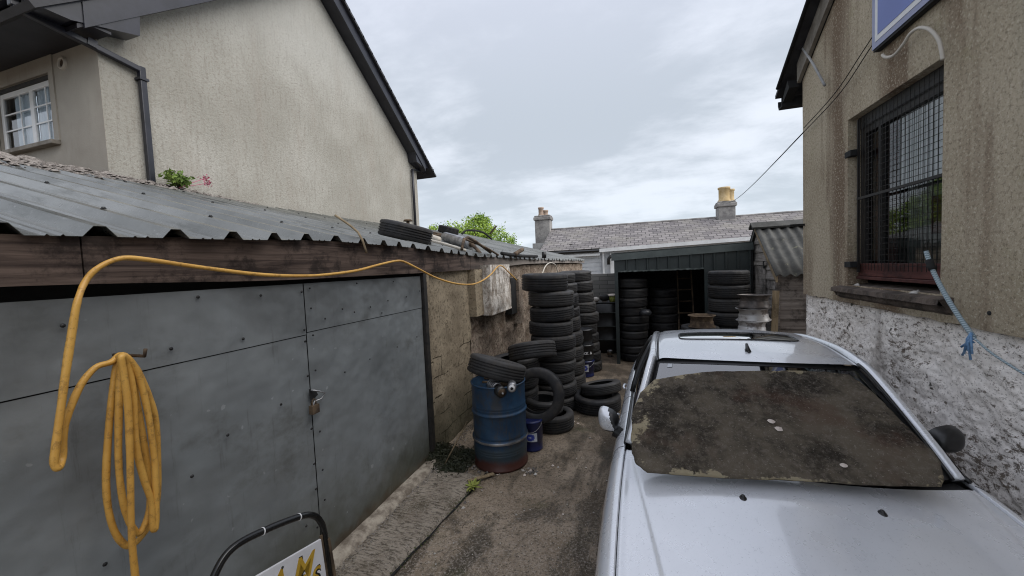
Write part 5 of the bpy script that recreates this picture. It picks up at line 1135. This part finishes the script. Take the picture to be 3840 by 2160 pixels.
def pan(u, v):
    x = -1 + 2 * u; y = .82 + 1.6 * v; return L(x * (W(y) - .09), y, Z(y) - .03 + (zcen(y) - Z(y)) * .8 * (1 - x * x))
mb.grid(pan, 30, 20); mb.build('engine_bay_edge', 'black_matt', car)
# cowl
mb = MB(); mb.grid(lambda u, v: L((-1 + 2 * u) * (.765 + .005 * v), 2.162 + .20 * abs(-1 + 2 * u) ** 2.2 + .09 * v, .968 - .012 * v - .02 * (-1 + 2 * u) ** 2), 40, 2); mb.build('cowl_panel', 'black_matt', car)
# windscreen
def ws(u, t, off=0):
    b = L(.745 * u - .008, 2.212 + .205 * abs(u) ** 2.2, .985 - .018 * u * u); tp = L(.595 * u - .01, 2.88 + .10 * u * u, 1.408 - .034 * u * u); p = b.lerp(tp, t); p += Vector((0, -.45, .89)) * (.020 * math.sin(math.pi * t) + off); return p
mb = MB(); mb.grid(lambda u, v: ws(-1 + 2 * u, v), 40, 24); wsn = mb.build('windscreen', 'carglass', car)
mb = MB()
mb.grid(lambda u, v: ws(-1 + 2 * u, .945 + .06 * v, .002), 40, 2)
for s in (-1, 1): mb.grid(lambda u, v: ws(s * (.955 + .05 * v), u, .002), 24, 2)
mb.grid(lambda u, v: ws(-1 + 2 * u, .07 * v, .002), 40, 2); mb.build('black_surround', 'black', wsn, fix=False)
mb = MB(); mb.grid(lambda u, v: ws(-.86 + .05 * u, .885 + .05 * v, .003), 2, 2); mb.build('windscreen_sticker', 'label_white', wsn, fix=False)
# interior
mb = MB(); mb.grid(lambda u, v: L((-1 + 2 * u) * .70, 2.25 + .45 * v, .93 - .03 * v), 4, 4); mb.box(-.72, .72, -.2, 1.7, .25, .3)
for x in (-.36, .36):
    mb.box(x - .24, x + .24, 0.25, .75, .3, .55); mb.prism([(x - .24, .70, .5), (x - .22, .95, 1.12), (x - .22, 1.05, 1.12), (x - .24, .82, .5)], (.46, 0, 0)); mb.box(x - .11, x + .11, .97, 1.06, 1.12, 1.28)
mb.box(-.6, .6, 1.35, 1.5, .3, 1.1); mb.build('interior', 'black_matt', car)
# roof
RW = lambda y: hlerp([2.86, 3.0, 3.4, 4.0, 4.38], [.603, .606, .600, .572, .54], y)
RZ = lambda y: hlerp([2.86, 3.05, 3.5, 3.9, 4.2, 4.38], [1.412, 1.440, 1.463, 1.450, 1.408, 1.355], y)
def rf(u, t, off=0):
    yf = 2.86 + .10 * u * u; y = yf + (4.38 - yf) * t; uu = abs(u); z = RZ(y) - .034 * uu ** 2 - (.022 * max(0, (uu - .9) / .1) ** 2)
    return L(RW(y) * u, y, z + off)
mb = MB(); mb.grid(lambda u, v: rf(-1 + 2 * u, v), 60, 40); ro = mb.build('roof', 'paint', car, fix=False)
mb = MB()
def sun(u, t, off): return rf(-.70 + 1.40 * u, .335 + .20 * t, off)
def rr4(a): c_, s_ = math.cos(a), math.sin(a); q = 1 / (abs(c_) ** 7 + abs(s_) ** 7) ** (1 / 7); return .5 + .5 * c_ * q, .5 + .5 * s_ * q
mb.grid(lambda u, v: (lambda p: sun(.5 + (p[0] - .5) * v, .5 + (p[1] - .5) * v, .004))(rr4(u * 6.28319)), 72, 8); mb.build('sunroof', 'carglass_dark', ro, fix=False)
mb = MB(); mb.tube([sun(*rr4(a * 6.28319 / 72), .003) for a in range(73)], .006, 6); mb.build('sunroof_seal', 'black', ro)
mb = MB(); a = rf(.0, .12, 0); mb.tube([a, a + Vector((0, .012, .014)), a + Vector((0, .05, .045))], .014, 10, rs=[.020, .015, .008]); mb.tube([a - Vector((0, .03, .001)), a + Vector((0, .035, .004))], .018, 8, rs=[.008, .016]); mb.build('aerial', 'black', ro)
for s in (-1, 1):
    mb = MB(); mb.tube([rf(s * .975, t / 20, -.006) for t in range(21)], .009, 6); mb.build('roof_trim', 'black', ro)
    pil = cat([L(s * .772 - .008, 2.42, .965), L(s * .722 - .008, 2.59, 1.12), L(s * .652 - .01, 2.85, 1.325), L(s * .625 - .008, 3.03, 1.396), L(s * .621, 3.4, 1.414), L(s * .600, 4.0, 1.382), L(s * .575, 4.36, 1.295), L(s * .66, 4.72, 1.08), L(s * .70, 4.85, 1.0)], 6)
    mb = MB(); mb.tube(pil, .027, 10); mb.build('roof_pillar', 'paint', car)
    mb = MB(); mb.tube([p + Vector((-s * .026, -.012, .004)) for p in pil[:18]], .009, 6); mb.build('screen_trim', 'black', car)
    # side glass
    def sg_(u, v, s=s):
        y0 = 2.42 + (4.55 - 2.42) * u; y1 = 2.98 + (4.28 - 2.98) * u; zb = .965 + .02 * u
        b = L(s * (.80 + .004), y0, zb); t = L(s * .628, y1, hlerp([2.98, 3.4, 4.0, 4.28], [1.368, 1.39, 1.355, 1.30], y1)); p = b.lerp(t, v); p.x += s * .022 * math.sin(math.pi * v); return p
    mb = MB(); mb.grid(sg_, 30, 8); mb.build('side_window', 'carglass_dark', car)
    mb = MB()
    for uu in (.47, .80): mb.tube([sg_(uu, t / 6) + Vector((s * .004, 0, 0)) for t in range(7)], .022, 6)
    mb.tube([sg_(t / 12, 0) for t in range(13)], .012, 6); mb.build('window_trim', 'black', car)
    # door seams & handle
    for y in (2.40, 3.30, 4.10):
        mb = MB(); mb.tube([L(s * (prof(y)[k][0] - .001), y, max(prof(y)[k][1], .25)) for k in range(1, 9)], .0028, 5); mb.build('door_gap', 'seam', car)
    for y in (3.12, 3.95):
        mb = MB(); mb.tube([L(s * (W(y) + .005), y - .07, .85), L(s * (W(y) + .018), y - .05, .855), L(s * (W(y) + .018), y + .05, .855), L(s * (W(y) + .005), y + .07, .85)], .011, 8); mb.build('door_handle', 'paint', car)
    mb = MB(); mb.tube([L(s * (W(y) + .002), y, .52) for y in (1.75, 2.3, 3.0, 3.6)], .018, 8); mb.build('side_moulding', 'black', car)
    # wheels
    for y in WYS:
        mb = MB(); prf = [(.20, -.08), (.22, -.10), (.27, -.105), (.30, -.09), (.31, -.06), (.31, .06), (.30, .09), (.27, .105), (.22, .10), (.20, .08)]
        mb.lathe(prf, L(s * .80, y, .31), 48, axis=0); wh = mb.build('wheel', 'rubber', car)
        mb = MB(); mb.lathe([(0, .03), (.05, .035), (.06, .02), (.13, .03), (.19, .06), (.205, .085), (.205, -.08)], L(s * .80, y, .31), 40, axis=0) if s > 0 else mb.lathe([(0, -.03), (.05, -.035), (.06, -.02), (.13, -.03), (.19, -.06), (.205, -.085), (.205, .08)], L(s * .80, y, .31), 40, axis=0)
        mb.build('hubcap', 'steel', wh)
        mb = MB(); mb.tube([L(s * .66, y + math.cos(a) * (WR + .0), .31 + math.sin(a) * WR) for a in [i * math.pi / 14 for i in range(15)]], .20, 4); mb.v = [Vector((max(min(abs(p.x), .86), .5) * s, p.y, p.z)) for p in mb.v]
        mb = MB(); mb.grid(lambda u, v: L(s * (.55 + .30 * v), y + math.cos(u * math.pi) * (WR + .004), .31 + math.sin(u * math.pi) * (WR + .004)), 20, 2); mb.build('wheel_arch', 'black_matt', car)
# C pillar, tail
for s in (-1, 1):
    mb = MB(); mb.grid(lambda u, v: (L(s * .80, 4.50 + .34 * u, .975 + .01 * u)).lerp(L(s * .60, 4.22 + .20 * u, 1.315 - .06 * u), v) + Vector((s * .012 * math.sin(v * 3.14), 0, 0)), 6, 8); mb.build('rear_pillar', 'paint', car)
mb = MB(); mb.grid(lambda u, v: L((-1 + 2 * u) * .56, 4.37, 1.335 - .03 * (-1 + 2 * u) ** 2).lerp(L((-1 + 2 * u) * .70, 4.86, 1.03), v) + Vector((0, .02, .03)) * math.sin(v * 3.14), 20, 10); mb.build('rear_window', 'carglass_dark', car)
mb = MB(); mb.grid(lambda u, v: (lambda y: L((-1 + 2 * u) * (W(y) - .10), y, Z(y) + .03 * (1 - (-1 + 2 * u) ** 2)))(4.80 + .28 * v), 20, 8); mb.grid(lambda u, v: L((-1 + 2 * u) * .72 * (1 - .1 * abs(-1 + 2 * u) ** 6), 5.08 + .03 * math.sin(v * 3), .22 + .6 * v), 20, 8); mb.build('tailgate', 'paint', car)
for s in (-1, 1): mb = MB(); mb.grid(lambda u, v: L(s * (.52 + .28 * u), 5.115 - .10 * u * u, .62 + .18 * v), 6, 3); mb.build('tail_light', 'redwood', car)
# nose
mb = MB(); mb.grid(lambda u, v: (lambda x: L(x * .80, .60 + .22 * abs(x) ** 3 + .05 * v * v - .03 * math.sin(v * 3.1), .20 + .42 * v))(-1 + 2 * u), 40, 10); mb.build('front_bumper', 'paint', car)
mb = MB(); mb.grid(lambda u, v: (lambda x: L(x * .42, .64 + .05 * abs(x) ** 3 + .06 * v, .63 + .09 * v))(-1 + 2 * u), 20, 4); mb.build('grille', 'black', car)
for s in (-1, 1): mb = MB(); mb.grid(lambda u, v: L(s * (.44 + .33 * u), .655 + .17 * u * u + .08 * v, .60 + .12 * v + .02 * u), 10, 5); mb.build('headlight', 'glass_lamp', car)
mb = MB(); mb.grid(lambda u, v: L((-1 + 2 * u) * .62, .80 + .03 * v, .3 + .42 * v), 4, 4); mb.build('radiator_panel', 'black_matt', car)
mb = MB(); mb.box(-.7, .7, -2.1, 2.05, .17, .2); mb.build('underbody', 'black_matt', car)
# mirrors
def mirror(s, mats, lab, cx, cy, cz, kx, kz):
    nu, nv = 40, 18
    def f(u, v):
        a = u * 2 * math.pi; ph = v * math.pi / 2; rr_ = math.sin(ph) ** .6
        c_, q_ = math.cos(a), math.sin(a); k = 1 / (abs(c_) ** 2.6 + abs(q_) ** 2.6) ** (1 / 2.6)
        X = kx * c_ * k * rr_; Zz = kz * q_ * k * rr_ * (1 + .12 * c_)
        return Vector((cx + s * X, cy + .055 - .105 * math.cos(ph) ** .8 + .03 * (X / .1), cz + Zz + .012 * (X / .1)))
    mb = MB(); mb.grid(f, nu, nv)
    for i, fc in enumerate(mb.f):
        c = sum((mb.v[k] for k in fc), Vector()) / 4
        if s * (c.x - cx) < -.030 + .35 * (c.z - cz) or c.z < cz - .052: mb.mi[i] = 1
    h = mb.build('mirror_housing', mats, car, label=lab, fix=False)
    mb = MB(); mb.add([f(i / nu, 1) for i in range(nu)], [tuple(range(nu))]); mb.build('mirror_glass', 'mirror', h)
    mb = MB(); mb.tube(cat([Vector((cx - s * .04, cy + .0, cz - .06)), Vector((cx - s * .09, cy + .0, cz - .085)), Vector((cx - s * .125, cy + .02, cz - .10))], 5), .034, 12, rs=[.045 - .0012 * i for i in range(11)]); mb.build('mirror_arm', 'black', h)
mirror(-1, ['paint', 'black'], 'silver mirror housing with black inner side', -.935, -.24, 1.0, .075, .078)
mirror(1, ['black', 'black'], 'black mirror housing on the wall side', .905, -.15, 1.03, .084, .066)  # black paint stands for the dark wall reflected in silver
for o in bpy.data.objects: finish_local(o)

# board over windscreen
def dens(P_, n=6):
    out = []
    for i in range(len(P_)):
        a = Vector(P_[i]); b = Vector(P_[(i + 1) % len(P_)])
        for j in range(n): out.append(a.lerp(b, j / n))
    return out
C0 = dens(COVER); cen = sum(C0, Vector()) / len(C0); ns = len(C0)
for i, p in enumerate(C0):
    d = (cen - p).normalized(); C0[i] = p + d * (.003 + .006 * abs(fbm(p.x * 9, p.y * 9, 1, 4)) + .003 * fbm(p.x * 40, p.y * 40, 2, 2))
levels = [1, .985, .965, .94, .90, .85, .78, .7, .6, .5, .4, .3, .2, .1, .02]
vs = []; ed = []
nrm = Vector((0, -.447, .894))
for q in levels:
    for p in C0:
        w = cen + (p - cen) * q; w = w + nrm * (.004 * fbm(w.x * 5, w.y * 5, 3, 4) + (0 if q < 1 else -.006)); vs.append(w); ed.append(max(0, 1 - (1 - q) * 3.4))
fs_ = [(k * ns + i, k * ns + (i + 1) % ns, (k + 1) * ns + (i + 1) % ns, (k + 1) * ns + i) for k in range(len(levels) - 1) for i in range(ns)] + [tuple((len(levels) - 1) * ns + i for i in range(ns))]
nb = len(vs); vs += [p - nrm * .010 + Vector((0, .0, 0)) for p in C0]; ed += [.3] * ns
fs_ += [(nb + i, nb + (i + 1) % ns, (i + 1) % ns, i) for i in range(ns)] + [tuple(reversed([nb + i for i in range(ns)]))]
me = bpy.data.meshes.new('windscreen_board'); me.from_pydata(vs, [], fs_); at = me.attributes.new('edge', 'FLOAT', 'POINT')
for i, v in enumerate(ed): at.data[i].value = v
me.materials.append(M['board'])
for i, p in enumerate(me.polygons): p.use_smooth = i < (len(levels) - 1) * ns
ob = bpy.data.objects.new('windscreen_board', me); COL.objects.link(ob)
tag(ob, 'dirty mossy brown board laid over the windscreen of the silver car', 'board')
for i, ((x, y, z), s, lb) in enumerate((((.698, 2.375, 1.2), .020, 'upper of two pale scraps near the middle of the dirty board'), ((.72, 2.33, 1.178), .021, 'lower of two pale scraps near the middle of the dirty board'), ((.931, 2.158, 1.090), .016, 'thin pale scrap near the lower edge of the dirty board'))):
    mb = MB(); n = 9; z = 1.055 + .5 * (y - 2.1) + .010
    mb.add([Vector((x, y, z + .006))] + [Vector((x + math.cos(k * .7) * s * random.uniform(.7, 1.1), y + math.sin(k * .7) * s * random.uniform(.5, .8), z + .5 * math.sin(k * .7) * s * .7)) for k in range(n)], [(0, 1 + k, 1 + (k + 1) % n) for k in range(n)])
    tag(mb.build('paper_scrap', 'paper', fix=False), lb, 'scrap')

# ================================================================== SKY, SUN, CAMERA
SUN_EL, SUN_AZ = R(45), R(95)   # azimuth clockwise from +Y
w = bpy.data.worlds.new('World'); scene.world = w; w.use_nodes = True; nt = w.node_tree; nt.nodes.clear()
out = nt.nodes.new('ShaderNodeOutputWorld'); bg = nt.nodes.new('ShaderNodeBackground'); nt.links.new(bg.outputs[0], out.inputs[0]); bg.inputs[1].default_value = .1
sky = nt.nodes.new('ShaderNodeTexSky'); sky.sky_type = 'NISHITA'; sky.sun_disc = False; sky.sun_elevation = SUN_EL; sky.sun_rotation = SUN_AZ
tc_ = nt.nodes.new('ShaderNodeTexCoord'); sep = nt.nodes.new('ShaderNodeSeparateXYZ'); nt.links.new(tc_.outputs['Generated'], sep.inputs[0])
def mth(op, a, b=0.):
    o = nt.nodes.new('ShaderNodeMath'); o.operation = op
    for i, v in enumerate((a, b)):
        if hasattr(v, 'links'): nt.links.new(v, o.inputs[i])
        else: o.inputs[i].default_value = v
    return o.outputs[0]
den = mth('ADD', mth('MAXIMUM', sep.outputs[2], 0.0), .22)
cb = nt.nodes.new('ShaderNodeCombineXYZ'); nt.links.new(mth('DIVIDE', sep.outputs[0], den), cb.inputs[0]); nt.links.new(mth('DIVIDE', sep.outputs[1], den), cb.inputs[1])
def wn(scale, detail, rough, loc, sc=(1, 1, 1), dist=0):
    mp = nt.nodes.new('ShaderNodeMapping'); nt.links.new(cb.outputs[0], mp.inputs[0]); mp.inputs['Location'].default_value = loc; mp.inputs['Scale'].default_value = sc
    o = nt.nodes.new('ShaderNodeTexNoise'); nt.links.new(mp.outputs[0], o.inputs[0]); o.inputs['Scale'].default_value = scale; o.inputs['Detail'].default_value = detail; o.inputs['Roughness'].default_value = rough; o.inputs['Distortion'].default_value = dist; return o.outputs[0]
def wr(f, a, b, va, vb):
    o = nt.nodes.new('ShaderNodeMapRange'); o.interpolation_type = 'SMOOTHSTEP'; nt.links.new(f, o.inputs[0])
    for i, v in enumerate((a, b, va, vb)): o.inputs[1 + i].default_value = v
    return o.outputs[0]
def wm(f, a, b, mode='MIX'):
    o = nt.nodes.new('ShaderNodeMix'); o.data_type = 'RGBA'; o.blend_type = mode
    for i, v in ((0, f), (6, a), (7, b)):
        if hasattr(v, 'links'): nt.links.new(v, o.inputs[i])
        else: o.inputs[i].default_value = (*v, 1) if isinstance(v, tuple) else v
    return o.outputs[2]
n1 = wn(.75, 7, .55, (1.7, .4, 0), (1, 1, 1), .3); n2 = wn(2.2, 7, .6, (4, 1, 0), (.7, 1.2, 1), .2)
f1 = wr(mth('ADD', mth('MULTIPLY', n1, .66), mth('MULTIPLY', n2, .34)), .425, .58, 0., 1.)
cl = wm(f1, (6.0, 6.65, 7.5), (9.1, 9.7, 10.7)); 
hz_ = wr(sep.outputs[2], .0, .30, 1., 0.); cl = wm(mth('MULTIPLY', hz_, .35), cl, (8.3, 9.5, 10.4))
lil = wr(sep.outputs[2], .3, .7, 0., .5); cl = wm(lil, cl, (8.8, 9.1, 10.9))
cl = wm(.93, sky.outputs[0], cl); nt.links.new(cl, bg.inputs[0])
sl_ = bpy.data.lights.new('sun', 'SUN'); sl_.energy = 3.0; sl_.angle = R(62); sl_.color = (1, .965, .92)
so = bpy.data.objects.new('sun', sl_); COL.objects.link(so)
dirv = Vector((math.sin(SUN_AZ) * math.cos(SUN_EL), math.cos(SUN_AZ) * math.cos(SUN_EL), math.sin(SUN_EL))); so.rotation_euler = dirv.to_track_quat('Z', 'Y').to_euler()
cam = bpy.data.cameras.new('camera'); cam.sensor_width = 36; cam.lens = 965 / 2576 * 36; cam.clip_start = .05; cam.clip_end = 3000
co = bpy.data.objects.new('camera', cam); COL.objects.link(co)
co.matrix_world = Matrix.Translation((0, 0, 2.1)) @ Matrix.Rotation(R(17.6), 4, 'Z') @ Matrix.Rotation(math.pi / 2 - R(3.0), 4, 'X') @ Matrix.Rotation(R(-2.5), 4, 'Z')
scene.camera = co
scene.render.resolution_x = 1024; scene.render.resolution_y = 576
scene.render.engine = 'CYCLES'; scene.cycles.filter_width = 1.1
scene.view_settings.view_transform = 'Standard'; scene.view_settings.look = 'None'; scene.view_settings.exposure = 0; scene.view_settings.gamma = 1
